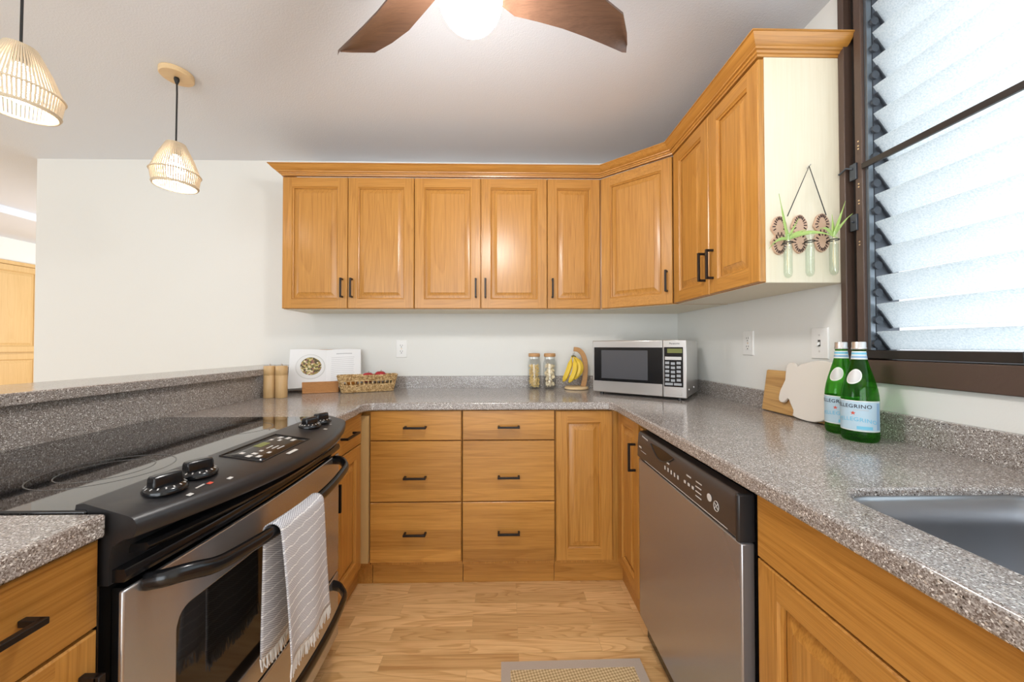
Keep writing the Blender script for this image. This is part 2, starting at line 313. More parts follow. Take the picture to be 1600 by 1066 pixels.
def obj(name, mb, m, parent=None, world=True, loc=None, bevel=0, smooth=35, solid=0, seg=2):
    """one mesh object; vertices come in world space (world=True) or already in the parent's space"""
    me = bpy.data.meshes.new(name)
    vs = mb.v
    if parent is not None:
        if world: inv = WM[parent.name].inverted(); vs = [inv @ v for v in vs]
        loc = (0, 0, 0)
    else:
        if loc is None:
            xs = [v.x for v in vs]; ys = [v.y for v in vs]; zs = [v.z for v in vs]
            loc = ((min(xs)+max(xs))/2, (min(ys)+max(ys))/2, min(zs))
        l = Vector(loc); vs = [v-l for v in vs]
    me.from_pydata([tuple(v) for v in vs], [], mb.f)
    for mm in (m if isinstance(m, (list, tuple)) else [m]): me.materials.append(M[mm])
    for p, i in zip(me.polygons, mb.mi): p.material_index = i
    bm = bmesh.new(); bm.from_mesh(me); bmesh.ops.recalc_face_normals(bm, faces=bm.faces); bm.to_mesh(me); bm.free()
    if smooth:
        me.polygons.foreach_set('use_smooth', [True]*len(me.polygons)); me.set_sharp_from_angle(angle=math.radians(smooth))
    o = bpy.data.objects.new(name, me); place(o, parent, loc)
    if solid: s = o.modifiers.new('solid', 'SOLIDIFY'); s.thickness = solid; s.offset = 0
    if bevel: b = o.modifiers.new('bevel', 'BEVEL'); b.width = bevel; b.segments = seg; b.limit_method = 'ANGLE'; b.angle_limit = math.radians(40)
    return o
def tag(o, label, cat, group=None, kind=None):
    o['label'] = label
    if cat: o['category'] = cat
    if group: o['group'] = group
    if kind: o['kind'] = kind
    return o
def thing(name, label, cat, loc=(0, 0, 0), rz=0, group=None):
    o = bpy.data.objects.new(name, None); o.empty_display_size = 0.05; place(o, None, loc, rz); return tag(o, label, cat, group)
def struct(name, mb, m, parent=None, label=None, **k):
    o = obj(name, mb, m, parent, **k)
    if parent is None: o['kind'] = 'structure'
    if label: o['label'] = label
    return o
def copy_tree(o, parent=None, loc=None):
    c = o.copy(); S.collection.objects.link(c)
    if parent is not None: c.parent = parent
    if loc is not None: c.location = loc
    WM[c.name] = (WM[parent.name] if parent else Matrix()) @ Matrix.LocRotScale(c.location, c.rotation_euler, None)
    for ch in [x for x in o.children]: copy_tree(ch, c)
    return c
def text_mesh(body, size, shear=0.0, spacing=1.0):
    cu = bpy.data.curves.new('t', 'FONT'); cu.body = body; cu.size = size; cu.align_x = 'CENTER'; cu.align_y = 'CENTER'; cu.shear = shear; cu.space_character = spacing; cu.offset = size*0.012; cu.resolution_u = 3
    o = bpy.data.objects.new('t', cu); S.collection.objects.link(o); bpy.context.view_layer.update()
    me = bpy.data.meshes.new_from_object(o.evaluated_get(bpy.context.evaluated_depsgraph_get()))
    vs = [v.co.copy() for v in me.vertices]; fs = [tuple(p.vertices) for p in me.polygons]
    bpy.data.objects.remove(o); bpy.data.curves.remove(cu); bpy.data.meshes.remove(me); return vs, fs

# ------------------------------------------------------------------ the room
CEIL = 2.425; YB = 2.357; XW = 1.162
struct('floor', MB().box(-6.4, 1.3, -3.1, 6.4, -0.1, 0), 'floor', label='light oak strip laminate floor')
struct('ceiling', MB().box(-6.4, 1.5, -3.1, 6.4, CEIL, CEIL+0.1), 'ceiling')
struct('wall_back', MB().box(-3.075, 1.40, YB, YB+0.12, 0, CEIL), 'wall')
wr = MB()
WY0, WY1, WZ0, WZ1 = -0.75, 1.181, 1.075, 2.41
wr.box(XW, XW+0.12, WY1, YB+0.12, 0, CEIL); wr.box(XW, XW+0.12, -3.1, WY0, 0, CEIL); wr.box(XW, XW+0.12, WY0, WY1, 0, WZ0); wr.box(XW, XW+0.12, WY0, WY1, WZ1, CEIL)
struct('wall_right', wr, 'wall')
wl = MB(); wl.box(-6.1, -5.98, -3.1, -0.7, 0, CEIL); wl.box(-6.1, -5.98, 1.9, 6.4, 0, CEIL); wl.box(-6.1, -5.98, -0.7, 1.9, 0, 0.6); wl.box(-6.1, -5.98, -0.7, 1.9, 2.2, CEIL)
struct('wall_left', wl, 'wall')
struct('wall_far', MB().box(-6.1, -3.0, 6.3, 6.42, 0, CEIL), 'wall')
wq = MB(); wq.box(-6.1, -3.0, -3.02, -2.9, 0, CEIL); wq.box(0.6, 1.3, -3.02, -2.9, 0, CEIL); wq.box(-3.0, 0.6, -3.02, -2.9, 2.3, CEIL)
struct('wall_rear', wq, 'wall')
struct('wall_hall_return', MB().box(-3.075, -2.95, YB+0.12, 6.3, 0, CEIL), 'wall')
struct('ceiling_hall', MB().box(-6.2, -4.38, -2.95, 6.3, 2.357, CEIL-0.001), 'ceiling', label='slightly lower ceiling of the next room')
struct('wall_cabinet_header', MB().box(-5.97, -5.33, 2.95, 5.3, 2.113, 2.356), 'wall')
# half wall that carries the raised bar
struct('wall_peninsula', MB().box(-1.50, -1.342, -0.6, YB, 0, 1.034), 'wall')

# ------------------------------------------------------------------ cabinet building blocks
def pull(name, parent, c, d, n, length=0.128, r=0.0048, standoff=0.028):
    """square bar pull: c on the surface, d along the bar, n out of the surface"""
    c, d, n = Vector(c), Vector(d).normalized(), Vector(n).normalized(); b = d.cross(n); m = MB()
    m.obox(c+n*standoff, d*(length/2), b*r, n*r)
    for s in (-1, 1): m.obox(c+d*s*(length/2-r)+n*(standoff/2), d*r, b*r, n*(standoff/2))
    return obj(name, m, 'bronze', parent, bevel=0.0012)
def mats_for(U): return ('oak_x', 'slab_x') if abs(U.x) > abs(U.y) else ('oak_y', 'slab_y')
def ring4(O, U, V, Nn, w, h, i, d): return [O+U*a+V*b+Nn*d for a, b in ((i, i), (w-i, i), (w-i, h-i), (i, h-i))]
def slab(parent, name, O, U, Nn, w, h, t=0.02, handle=None, hname='handle', length=0.128, mname=None):
    O, U, Nn, V = Vector(O), Vector(U).normalized(), Vector(Nn).normalized(), Vector((0, 0, 1)); m = MB()
    m.rings([ring4(O, U, V, Nn, w, h, 0, -t), ring4(O, U, V, Nn, w, h, 0, -0.0025), ring4(O, U, V, Nn, w, h, 0.0025, 0)])
    o = obj(name, m, mname or mats_for(U)[1], parent)
    if handle: pull(hname, o, O+U*handle[0]+V*handle[1], U, Nn, length)
    return o
def panel_door(parent, O, U, Nn, w, h, t=0.02, fw=0.055, handle=None, length=0.128, wood='oak_v', hx=None, name='door'):
    """frame-and-raised-panel door; O = lower left corner of the front face, Nn points out of it"""
    O, U, Nn, V = Vector(O), Vector(U).normalized(), Vector(Nn).normalized(), Vector((0, 0, 1)); m = MB()
    R = lambda i, d: ring4(O, U, V, Nn, w, h, i, d)
    rs = [R(0, -t), R(0, -0.003), R(0.003, 0)]
    m.rings(rs, True, True, False)
    a = 0.003; q = lambda u, v: O+U*u+V*v
    m.add([q(a, a), q(fw, a), q(fw, h-a), q(a, h-a)], [(0, 1, 2, 3)]); m.add([q(w-fw, a), q(w-a, a), q(w-a, h-a), q(w-fw, h-a)], [(0, 1, 2, 3)])
    m.add([q(fw, a), q(w-fw, a), q(w-fw, fw), q(fw, fw)], [(0, 1, 2, 3)], 1); m.add([q(fw, h-fw), q(w-fw, h-fw), q(w-fw, h-a), q(fw, h-a)], [(0, 1, 2, 3)], 1)
    prof = [R(fw, 0), R(fw+0.003, -0.005), R(fw+0.008, -0.008), R(fw+0.0085, -0.013)]
    for i in range(3):
        for k in range(4):
            m.add([prof[i][k], prof[i][(k+1) % 4], prof[i+1][(k+1) % 4], prof[i+1][k]], [(0, 1, 2, 3)], 1 if k in (0, 2) else 0)
    o = obj(name, m, (wood, wood if wood == 'hall_oak' else (hx or mats_for(U)[0])), parent, smooth=25)
    p = MB(); p.rings([R(fw+0.0075, -0.017), R(fw+0.009, -0.0135), R(fw+0.013, -0.013), R(fw+0.038, -0.0025), R(fw+0.0385, -0.0008)], True, True, True)
    obj('panel', p, wood, o, smooth=25)
    if handle: pull('handle', o, O+U*handle[0]+V*handle[1], V, Nn, length)
    return o

# ------------------------------------------------------------------ wall cabinets
UB, UT, YU, XU = 1.4077, 2.183, 2.063, 0.868
def wall_cabinet(label, x0, x1, doors):
    t = thing('wall_cabinet', label, 'cabinet', ((x0+x1)/2, 2.2, UB), 0)
    b = MB(); b.box(x0+0.001, x1-0.001, YU+0.021, YB-0.001, UB, UT); obj('body', b, 'oak_v', t); obj('bottom_panel', MB().box(x0+0.001, x1-0.001, YU+0.021, YB-0.001, UB-0.0015, UB), 'pale_v', t)
    for (a, c, hs) in doors:
        panel_door(t, (a+0.002, YU, UB+0.002), (1, 0, 0), (0, -1, 0), c-a-0.004, UT-UB-0.008, handle=(None if hs is None else (0.026 if hs == 'l' else c-a-0.03, 0.118)), length=0.112)
    return t
cabA = wall_cabinet('two-door oak wall cabinet at the left end of the run, nearest the pendant lamp', -1.298, -0.533, [(-1.298, -0.919, 'r'), (-0.919, -0.533, 'l')])
wall_cabinet('two-door oak wall cabinet in the middle of the back wall run', -0.533, 0.247, [(-0.533, -0.144, 'r'), (-0.144, 0.247, 'l')])
wall_cabinet('narrow single-door oak wall cabinet next to the angled corner one', 0.247, 0.5615, [(0.247, 0.5615, 'l')])
# diagonal corner cabinet
t = thing('wall_cabinet', 'angled corner oak wall cabinet above the microwave', 'cabinet', (0.85, 2.1, UB))
dv = Vector((XU-0.5615, 1.800-2.063, 0)); dw = dv.length; dv.normalize(); dn = Vector((dv.y, -dv.x, 0)); dn = dn if dn.y < 0 else -dn
ins = -dn*0.021
c0 = Vector((0.5615, 2.063, 0))+ins; c1 = Vector((XU, 1.80, 0))+ins
obj('body', MB().prism([(0.564, YB-0.001), (0.564, c0.y+0.004), (c0.x+0.004, c0.y), (c1.x, c1.y+0.002), (XW-0.001, c1.y+0.002), (XW-0.001, YB-0.001)], 'z', UB, UT), 'oak_v', t)
obj('bottom_panel', MB().prism([(0.564, YB-0.001), (0.564, c0.y+0.004), (c0.x+0.004, c0.y), (c1.x, c1.y+0.002), (XW-0.001, c1.y+0.002), (XW-0.001, YB-0.001)], 'z', UB-0.0015, UB), 'pale_v', t)
panel_door(t, Vector((0.5615, 2.063, UB+0.002))+dv*0.004, dv, dn, dw-0.008, UT-UB-0.008, handle=(dw-0.036, 0.118), length=0.112)
# right-hand cabinet beside the window
t = thing('wall_cabinet', 'two-door oak wall cabinet with a pale side panel beside the louvered window', 'cabinet', (1.02, 1.49, UB))
obj('body', MB().box(XU+0.021, XW-0.001, 1.1835, 1.795, UB, UT), 'oak_v', t); obj('bottom_panel', MB().box(XU+0.021, XW-0.001, 1.1835, 1.795, UB-0.0015, UB), 'pale_v', t)
panel_door(t, (XU, 1.796, UB+0.002), (0, -1, 0), (-1, 0, 0), 1.796-1.484, UT-UB-0.008, handle=(1.796-1.484-0.028, 0.122), length=0.125)
panel_door(t, (XU, 1.480, UB+0.002), (0, -1, 0), (-1, 0, 0), 1.480-1.184, UT-UB-0.008, handle=(0.028, 0.122), length=0.125)
obj('end_panel', MB().box(XU+0.021, XW-0.001, 1.182, 1.1835, UB, UT), 'pale_v', t)['label'] = 'pale maple end panel'
# crown moulding swept along the tops of all the wall cabinets
def sweep(path, prof):
    """path: plan points walked so that 'out' is on the right-hand side; prof: (out, z)"""
    pts = [Vector((x, y, 0)) for x, y in path]; m = MB(); rs = []
    for i, p in enumerate(pts):
        ds = []
        if i > 0: ds.append((pts[i]-pts[i-1]).normalized())
        if i < len(pts)-1: ds.append((pts[i+1]-pts[i]).normalized())
        ns = [Vector((d.y, -d.x, 0)) for d in ds]
        if len(ns) == 2: nn = (ns[0]+ns[1]).normalized(); nn = nn/nn.dot(ns[0])
        else: nn = ns[0]
        rs.append([p+nn*o+Vector((0, 0, z)) for o, z in prof])
    m.rings(rs); k = len(prof)
    for i in range(len(pts)-1):
        d = pts[i+1]-pts[i]
        for q in range(k): m.mi[i*k+q] = 1 if abs(d.y) > abs(d.x) else 0
    return m
crown = [(-0.012, 2.184), (0.003, 2.184), (0.005, 2.191), (0.010, 2.192), (0.013, 2.198), (0.020, 2.199), (0.022, 2.204), (0.030, 2.208), (0.041, 2.218), (0.050, 2.230), (0.054, 2.231), (0.054, 2.235), (-0.012, 2.235)]
cm = sweep([(-1.298, YB-0.002), (-1.298, YU), (0.5615, YU), (XU, 1.80), (XU, 1.183), (XW-0.002, 1.183)], crown)
tag(obj('crown_moulding', cm, ('oak_x', 'oak_y'), smooth=30), 'stepped oak crown moulding running along the tops of all the wall cabinets', 'moulding')

# ------------------------------------------------------------------ base cabinets
def base_cabinet(label, loc): return thing('base_cabinet', label, 'cabinet', loc)
YD = 1.745
def drawer_stack(label, x0, x1):
    t = base_cabinet(label, ((x0+x1)/2, 2.0, 0))
    obj('body', MB().box(x0, x1, YD+0.021, 2.33, 0.11, 0.875), 'oak_v', t)
    obj('toe_kick', MB().box(x0, x1, 1.795, 1.82, 0.001, 0.109), 'oak_x', t)
    w = x1-x0-0.004; cx = w/2
    for z0, z1, hz in ((0.132, 0.4225, 0.5), (0.4275, 0.7225, 0.43), (0.7275, 0.872, 0.47)):
        hh = z1-z0
        slab(t, 'drawer', (x0+0.002, YD, z0), (1, 0, 0), (0, -1, 0), w, hh, handle=(cx, {0.132: 0.145, 0.4275: 0.122, 0.7275: 0.066}[z0]), length=0.108)
    return t
drawer_stack('oak base cabinet of three drawers below the seagrass basket, left of its twin', -0.665, -0.216)
drawer_stack('oak base cabinet of three drawers below the pasta jars, beside the tall corner door', -0.213, 0.2445)
# corner cabinet with two meeting doors
XF = 0.556
t = base_cabinet('oak corner base cabinet with two tall doors meeting in the right inside corner', (0.75, 2.0, 0))
obj('body', MB().prism([(0.247, 2.33), (0.247, YD+0.021), (XF+0.021, YD+0.021), (XF+0.021, 1.46), (1.13, 1.46), (1.13, 2.33)], 'z', 0.11, 0.875), 'oak_v', t)
obj('toe_kick', MB().prism([(0.2465, 1.82), (0.2465, 1.795), (0.595, 1.795), (0.595, 1.432), (0.62, 1.432), (0.62, 1.82)], 'z', 0.001, 0.109), 'oak_x', t)
panel_door(t, (0.2495, YD, 0.131), (1, 0, 0), (0, -1, 0), 0.2805, 0.737, fw=0.057)
panel_door(t, (XF, 1.738, 0.131), (0, -1, 0), (-1, 0, 0), 0.262, 0.737, fw=0.05, handle=(0.262-0.030, 0.737-0.155), length=0.12)
obj('filler_strip', MB().box(0.560, 0.58, 1.430, 1.459, 0.112, 0.852), 'oak_v', t)
# narrow cabinet between range and corner
XL = -0.690
t = base_cabinet('narrow oak base cabinet with one drawer over one door, to the right of the oven', (-0.95, 1.6, 0))
obj('body', MB().prism([(-1.30, 1.396), (XL-0.021, 1.396), (XL-0.021, YD+0.0195), (-0.668, YD+0.0195), (-0.668, 2.33), (-1.30, 2.33)], 'z', 0.11, 0.874), 'oak_v', t)
obj('toe_kick', MB().prism([(-0.765, 1.396), (-0.74, 1.396), (-0.74, 1.795), (-0.668, 1.795), (-0.668, 1.82), (-0.765, 1.82)], 'z', 0.001, 0.109), 'oak_y', t)
slab(t, 'drawer', (XL, 1.402, 0.727), (0, 1, 0), (1, 0, 0), 0.304, 0.145, handle=(0.152, 0.072), length=0.125)
panel_door(t, (XL, 1.402, 0.134), (0, 1, 0), (1, 0, 0), 0.304, 0.588, handle=(0.030, 0.445), length=0.112)
obj('filler_strip', MB().box(-0.705, -0.668, YD-0.008, YD+0.019, 0.135, 0.85), 'hall_oak', t)
# left near cabinet
XN = -0.672
t = base_cabinet('oak base cabinet with one drawer over a door, in the left foreground before the oven', (-0.95, 0.2, 0))
obj('body', MB().box(-1.30, XN-0.021, -0.25, 0.598, 0.11, 0.874), 'oak_v', t)
obj('toe_kick', MB().box(-0.765, -0.74, -0.25, 0.598, 0.001, 0.109), 'oak_y', t)
slab(t, 'drawer', (XN, -0.04, 0.730), (0, 1, 0), (1, 0, 0), 0.64, 0.141, handle=(0.472, 0.078), length=0.16)
panel_door(t, (XN, -0.04, 0.134), (0, 1, 0), (1, 0, 0), 0.64, 0.590, handle=(0.618, 0.472), length=0.128)
slab(t, 'drawer', (XN, -0.25, 0.730), (0, 1, 0), (1, 0, 0), 0.205, 0.141)
panel_door(t, (XN, -0.25, 0.134), (0, 1, 0), (1, 0, 0), 0.205, 0.590)
# sink cabinet
t = base_cabinet('oak sink base cabinet with a long false drawer front, right foreground under the steel sink', (0.85, 0.2, 0))
obj('body', MB().prism([(XF+0.021, 0.11), (XF+0.021, 0.874), (0.600, 0.874), (0.600, 0.66), (1.13, 0.66), (1.13, 0.11)], 'y', -0.40, 0.776), 'oak_v', t)
obj('toe_kick', MB().box(0.605, 0.63, -0.40, 0.776, 0.001, 0.109), 'oak_y', t)
slab(t, 'false_front', (XF, 0.775, 0.727), (0, -1, 0), (-1, 0, 0), 1.17, 0.144, mname='oak_y')
panel_door(t, (XF, 0.775, 0.134), (0, -1, 0), (-1, 0, 0), 0.552, 0.588)
panel_door(t, (XF, 0.219, 0.134), (0, -1, 0), (-1, 0, 0), 0.552, 0.588, handle=(0.03, 0.45))

# ------------------------------------------------------------------ counters
CT, CB = 0.914, 0.876
def poly_slab(outer, holes, z0, z1, name, m, edge=0.005):
    bm = bmesh.new(); es = []
    for loop in [outer]+holes:
        vs = [bm.verts.new((x, y, z1)) for x, y in loop]
        es += [bm.edges.new((vs[i], vs[(i+1) % len(vs)])) for i in range(len(vs))]
    bmesh.ops.triangle_fill(bm, use_beauty=True, use_dissolve=False, edges=es)
    r = bmesh.ops.extrude_face_region(bm, geom=bm.faces[:])
    for v in [g for g in r['geom'] if isinstance(g, bmesh.types.BMVert)]: v.co.z = z0
    mb = MB(); bm.verts.index_update(); mb.v = [v.co.copy() for v in bm.verts]; mb.f = [tuple(v.index for v in f.verts) for f in bm.faces]; mb.mi = [0]*len(mb.f); bm.free()
    return mb
def arc(cx, cy, r, a0, a1, n=8): return [(cx+r*math.cos(math.radians(a0+(a1-a0)*i/n)), cy+r*math.sin(math.radians(a0+(a1-a0)*i/n))) for i in range(n+1)]
XC = 0.527
SX0, SX1, SY0, SY1 = 0.625, 1.045, 0.02, 0.672
outer = [(-1.319, 1.388), (-0.662, 1.388), (-0.668, 1.60)] + [(-0.680, 1.665), (-0.672, 1.700), (-0.655, 1.722), (-0.63, 1.731)] + [(0.475, 1.728), (0.505, 1.720), (0.522, 1.700), (XC, 1.66)] + [(XC, -0.45), (XW-0.0205, -0.45), (XW-0.0205, YB-0.0205), (-1.319, YB-0.0205)]
hole = arc(SX0+0.07, SY1-0.07, 0.07, 180, 90) + arc(SX1-0.07, SY1-0.07, 0.07, 90, 0) + arc(SX1-0.07, SY0+0.07, 0.07, 0, -90) + arc(SX0+0.07, SY0+0.07, 0.07, -90, -180)
t = thing('countertop', 'grey-brown speckled worktop around the back and right sides, holding the microwave and sink', 'countertop', (0, 2.0, CB))
obj('slab', poly_slab(outer, [hole], CB, CT, 'slab', 'stone'), 'stone', t, bevel=0.006, smooth=30)
bs = MB(); bs.prism([(-1.319, YB-0.001), (-1.319, YB-0.02), (XW-0.02, YB-0.02), (XW-0.02, -0.45), (XW-0.001, -0.45), (XW-0.001, YB-0.001)], 'z', CB, CT+0.0775)
obj('backsplash', bs, 'stone', t, bevel=0.002)
t2 = obj('countertop', MB().box(-1.319, -0.662, -0.27, 0.601, CB, CT), 'stone', bevel=0.004); tag(t2, 'short grey-brown speckled worktop at the left foreground, before the cooktop', 'countertop')
# raised bar: stone ledge plus the stone upstand below it
tag(obj('bar_ledge', MB().box(-1.60, -1.288, -0.6, YB-0.001, 1.0345, 1.069), 'stone', bevel=0.004), 'raised speckled stone bar ledge running behind the cooktop on the left', 'ledge')
tag(obj('stone_upstand', MB().box(-1.341, -1.3205, -0.6, YB-0.021, 0.876, 1.0335), 'stone'), 'speckled stone upstand between the cooktop and the raised bar ledge', 'backsplash')
# sink bowl
def rrect(x0, x1, y0, y1, r, z, n=6):
    return [Vector((x, y, z)) for x, y in arc(x0+r, y1-r, r, 180, 90, n) + arc(x1-r, y1-r, r, 90, 0, n) + arc(x1-r, y0+r, r, 0, -90, n) + arc(x0+r, y0+r, r, -90, -180, n)]
t = thing('kitchen_sink', 'undermount stainless steel sink let into the right foreground of the worktop', 'sink', (0.83, 0.35, 0.68))
sb = MB(); e = 0.004
sb.rings([rrect(SX0+0.0005, SX1-0.0005, SY0+0.0005, SY1-0.0005, 0.0695, CT-0.030), rrect(SX0+0.0005, SX1-0.0005, SY0+0.0005, SY1-0.0005, 0.0695, CT-0.0135), rrect(SX0+0.006, SX1-0.006, SY0+0.006, SY1-0.006, 0.068, CT-0.0142), rrect(SX0+0.011, SX1-0.011, SY0+0.011, SY1-0.011, 0.066, CT-0.020),
          rrect(SX0+0.014, SX1-0.014, SY0+0.014, SY1-0.014, 0.066, CB-0.03), rrect(SX0+0.018, SX1-0.018, SY0+0.018, SY1-0.018, 0.066, 0.73), rrect(SX0+0.03, SX1-0.03, SY0+0.03, SY1-0.03, 0.06, 0.705), rrect(SX0+0.07, SX1-0.07, SY0+0.07, SY1-0.07, 0.05, 0.695)], True, False, True)
obj('bowl', sb, 'sink_steel', t, smooth=60)
obj('drain', MB().lathe((0.84, 0.35, 0.6952), [(0.045, 0), (0.043, 0.003), (0.03, 0.002), (0.028, 0.0005), (0.001, 0.0005)], 24), 'steel_light', t)

# ------------------------------------------------------------------ range
RY0, RY1 = 0.607, 1.385; RYC = (RY0+RY1)/2; RL = RY1-RY0
t = rng = thing('oven_range', 'slide-in oven range with a black glass cooktop and stainless door, on the left', 'oven', (-0.97, RYC, 0))
def bow(y, x, b): s = (y-RY0)/RL; return x+b*4*s*(1-s)
obj('body', MB().box(-1.315, -0.682, RY0, RY1, 0.02, 0.904), 'black', t, bevel=0.003)
obj('cooktop', MB().box(-1.312, -0.700, RY0-0.004, RY1+0.002, 0.9055, 0.9175), 'glass_black', t, bevel=0.003)
for cx, cy, rr in ((-1.13, 0.80, 0.095), (-0.88, 0.80, 0.11), (-1.13, 1.19, 0.085), (-0.88, 1.19, 0.09), (-0.88, 0.80, 0.075), (-1.02, 1.22, 0.055)):
    m = MB(); m.rings([[Vector((cx+q*math.cos(2*PI*k/64), cy+q*math.sin(2*PI*k/64), z)) for k in range(64)] for q, z in ((rr-0.0012, 0.9176), (rr-0.0012, 0.9179), (rr+0.0012, 0.9179), (rr+0.0012, 0.9176))], True, False, False)
    obj('burner_ring', m, 'ring_mark', t)
def bowed(prof, n=24, y0=RY0, y1=RY1, b=0.07, mi=0):
    """profile (x, z, how much of the bow it takes) swept along the range's width"""
    m = MB(); rs = []
    for i in range(n+1):
        y = y0+(y1-y0)*i/n; rs.append([Vector((bow(y, x, b*k), y, z)) for x, z, k in prof])
    return m.rings(rs)
BOW = 0.082
obj('control_console', bowed([(-0.722, 0.9095, 0), (-0.719, 0.926, 0), (-0.706, 0.928, 0), (-0.634, 0.9065, 1), (-0.625, 0.902, 1), (-0.620, 0.894, 1), (-0.621, 0.877, 1), (-0.626, 0.870, 1), (-0.640, 0.867, 0.8), (-0.658, 0.856, 0.3), (-0.664, 0.835, 0.15), (-0.664, 0.790, 0.15), (-0.690, 0.790, 0), (-0.690, 0.9095, 0)], b=BOW), 'satin_black', t, smooth=40)
obj('vent_lip', bowed([(-0.664, 0.842, 0.15), (-0.640, 0.846, 0.62), (-0.634, 0.840, 0.62), (-0.640, 0.832, 0.62), (-0.664, 0.828, 0.15)], y0=RY0+0.03, y1=RY1-0.03, b=BOW), 'black', t, smooth=50)
obj('vent_lip', bowed([(-0.664, 0.814, 0.15), (-0.644, 0.814, 0.30), (-0.640, 0.803, 0.30), (-0.644, 0.793, 0.30), (-0.664, 0.792, 0.15)], y0=RY0+0.005, y1=RY1-0.005, b=BOW), 'black', t, smooth=50)
def ctop(x, y): # height of the console's sloping top
    xf = bow(y, -0.634, BOW); s = (x+0.706)/(xf+0.706); return 0.928-0.0215*s
# control display
dp = MB(); y0, y1 = 0.868, 1.075
dp.grid(lambda u, v: Vector((-0.690+0.100*v, y0+(y1-y0)*u, ctop(-0.690+0.100*v, y0+(y1-y0)*u)+0.0008)), 8, 4)
disp = obj('control_panel', dp, 'black', t, solid=0.0008)
fm = MB()
for a, b in (((-0.691, y0), (-0.691, y1)), ((-0.589, y0), (-0.589, y1)), ((-0.691, y0), (-0.589, y0)), ((-0.691, y1), (-0.589, y1))):
    fm.tube([Vector((a[0]+(b[0]-a[0])*i/6, a[1]+(b[1]-a[1])*i/6, 0)) + Vector((0, 0, ctop(a[0]+(b[0]-a[0])*i/6, a[1]+(b[1]-a[1])*i/6)+0.001)) for i in range(7)], 0.0013, 6)
obj('frame', fm, 'bronze', disp)
def flat_mark(m, x, y, dx, dy, h=0.0016, f=ctop):
    m.add([(x+a*dx, y+b*dy, f(x+a*dx, y+b*dy)+h) for a, b in ((-.5, -.5), (.5, -.5), (.5, .5), (-.5, .5))], [(0, 1, 2, 3)])
lc = MB(); flat_mark(lc, -0.662, 0.975, 0.020, 0.042); obj('display', lc, 'lcd', disp)
for x, y, dx, dy in ((-0.635, 0.888, .012, .014), (-0.635, 0.908, .012, .012), (-0.615, 0.895, .010, .014), (-0.660, 0.900, .010, .012), (-0.635, 0.932, .008, .010), (-0.612, 0.928, .008, .012), (-0.635, 0.965, .004, .026), (-0.623, 0.970, .004, .028), (-0.611, 0.974, .004, .030), (-0.668, 1.022, .008, .012), (-0.648, 1.028, .008, .014), (-0.660, 1.050, .010, .018), (-0.640, 1.054, .010, .02), (-0.620, 1.045, .010, .018)):
    bt = MB(); flat_mark(bt, x, y, dx, dy); obj('touch_key', bt, 'ink', disp)
bd = MB(); flat_mark(bd, -0.569, 0.955, 0.010, 0.040); obj('badge', bd, 'ink', t)['label'] = 'small pale maker badge'
for x, y, a, b in ((-0.604, 0.690, .008, .010), (-0.590, 0.770, .008, .011), (-0.612, 0.722, .004, .020), (-0.605, 1.20, .01, .012), (-0.622, 1.27, .006, .008)): mk = MB(); flat_mark(mk, x, y, a, b, 0.0009); obj('burner_symbol', mk, 'ink', t)
mk = MB(); flat_mark(mk, -0.606, 0.738, 0.008, 0.010, 0.0012); obj('indicator', mk, 'ink_red', t)
def knob(x, y, rot):
    z = ctop(x, y)+0.0003; k = obj('knob', MB().lathe((x, y, z), [(0.0335, 0), (0.0335, 0.005), (0.031, 0.009), (0.024, 0.0125), (0.002, 0.0135)], 32), 'black', t, smooth=50)
    g = MB(); c, s_ = math.cos(rot), math.sin(rot)
    prof = [(-0.013, 0.010), (-0.0135, 0.013), (-0.011, 0.030), (-0.008, 0.033), (0.008, 0.033), (0.011, 0.030), (0.0135, 0.013), (0.013, 0.010)]
    rs = []
    for uu, sc in ((-0.0235, 0.75), (-0.0215, 0.95), (-0.012, 1), (0.012, 1), (0.0215, 0.95), (0.0235, 0.75)):
        rs.append([Vector((x+uu*c-p*sc*s_, y+uu*s_+p*sc*c, z+0.010+(q-0.010)*sc)) for p, q in prof])
    g.rings(rs); obj('grip', g, 'black', k, bevel=0.0015)
    d = MB()
    for i in range(16):
        a = 2*PI*i/16; ux, uy = math.cos(a), math.sin(a); c_ = Vector((x+ux*0.0285, y+uy*0.0285, z+0.0112)); d.obox(c_, Vector((ux, uy, -0.45))*0.0018, Vector((-uy, ux, 0))*0.0011, Vector((0, 0, 1))*0.0003)
    obj('dial_marks', d, 'ink', k)
for x, y, r in ((-0.650, 0.690, 1.2), (-0.652, 0.764, 1.1), (-0.657, 1.199, 1.3), (-0.660, 1.278, 1.2)): knob(x, y, r)
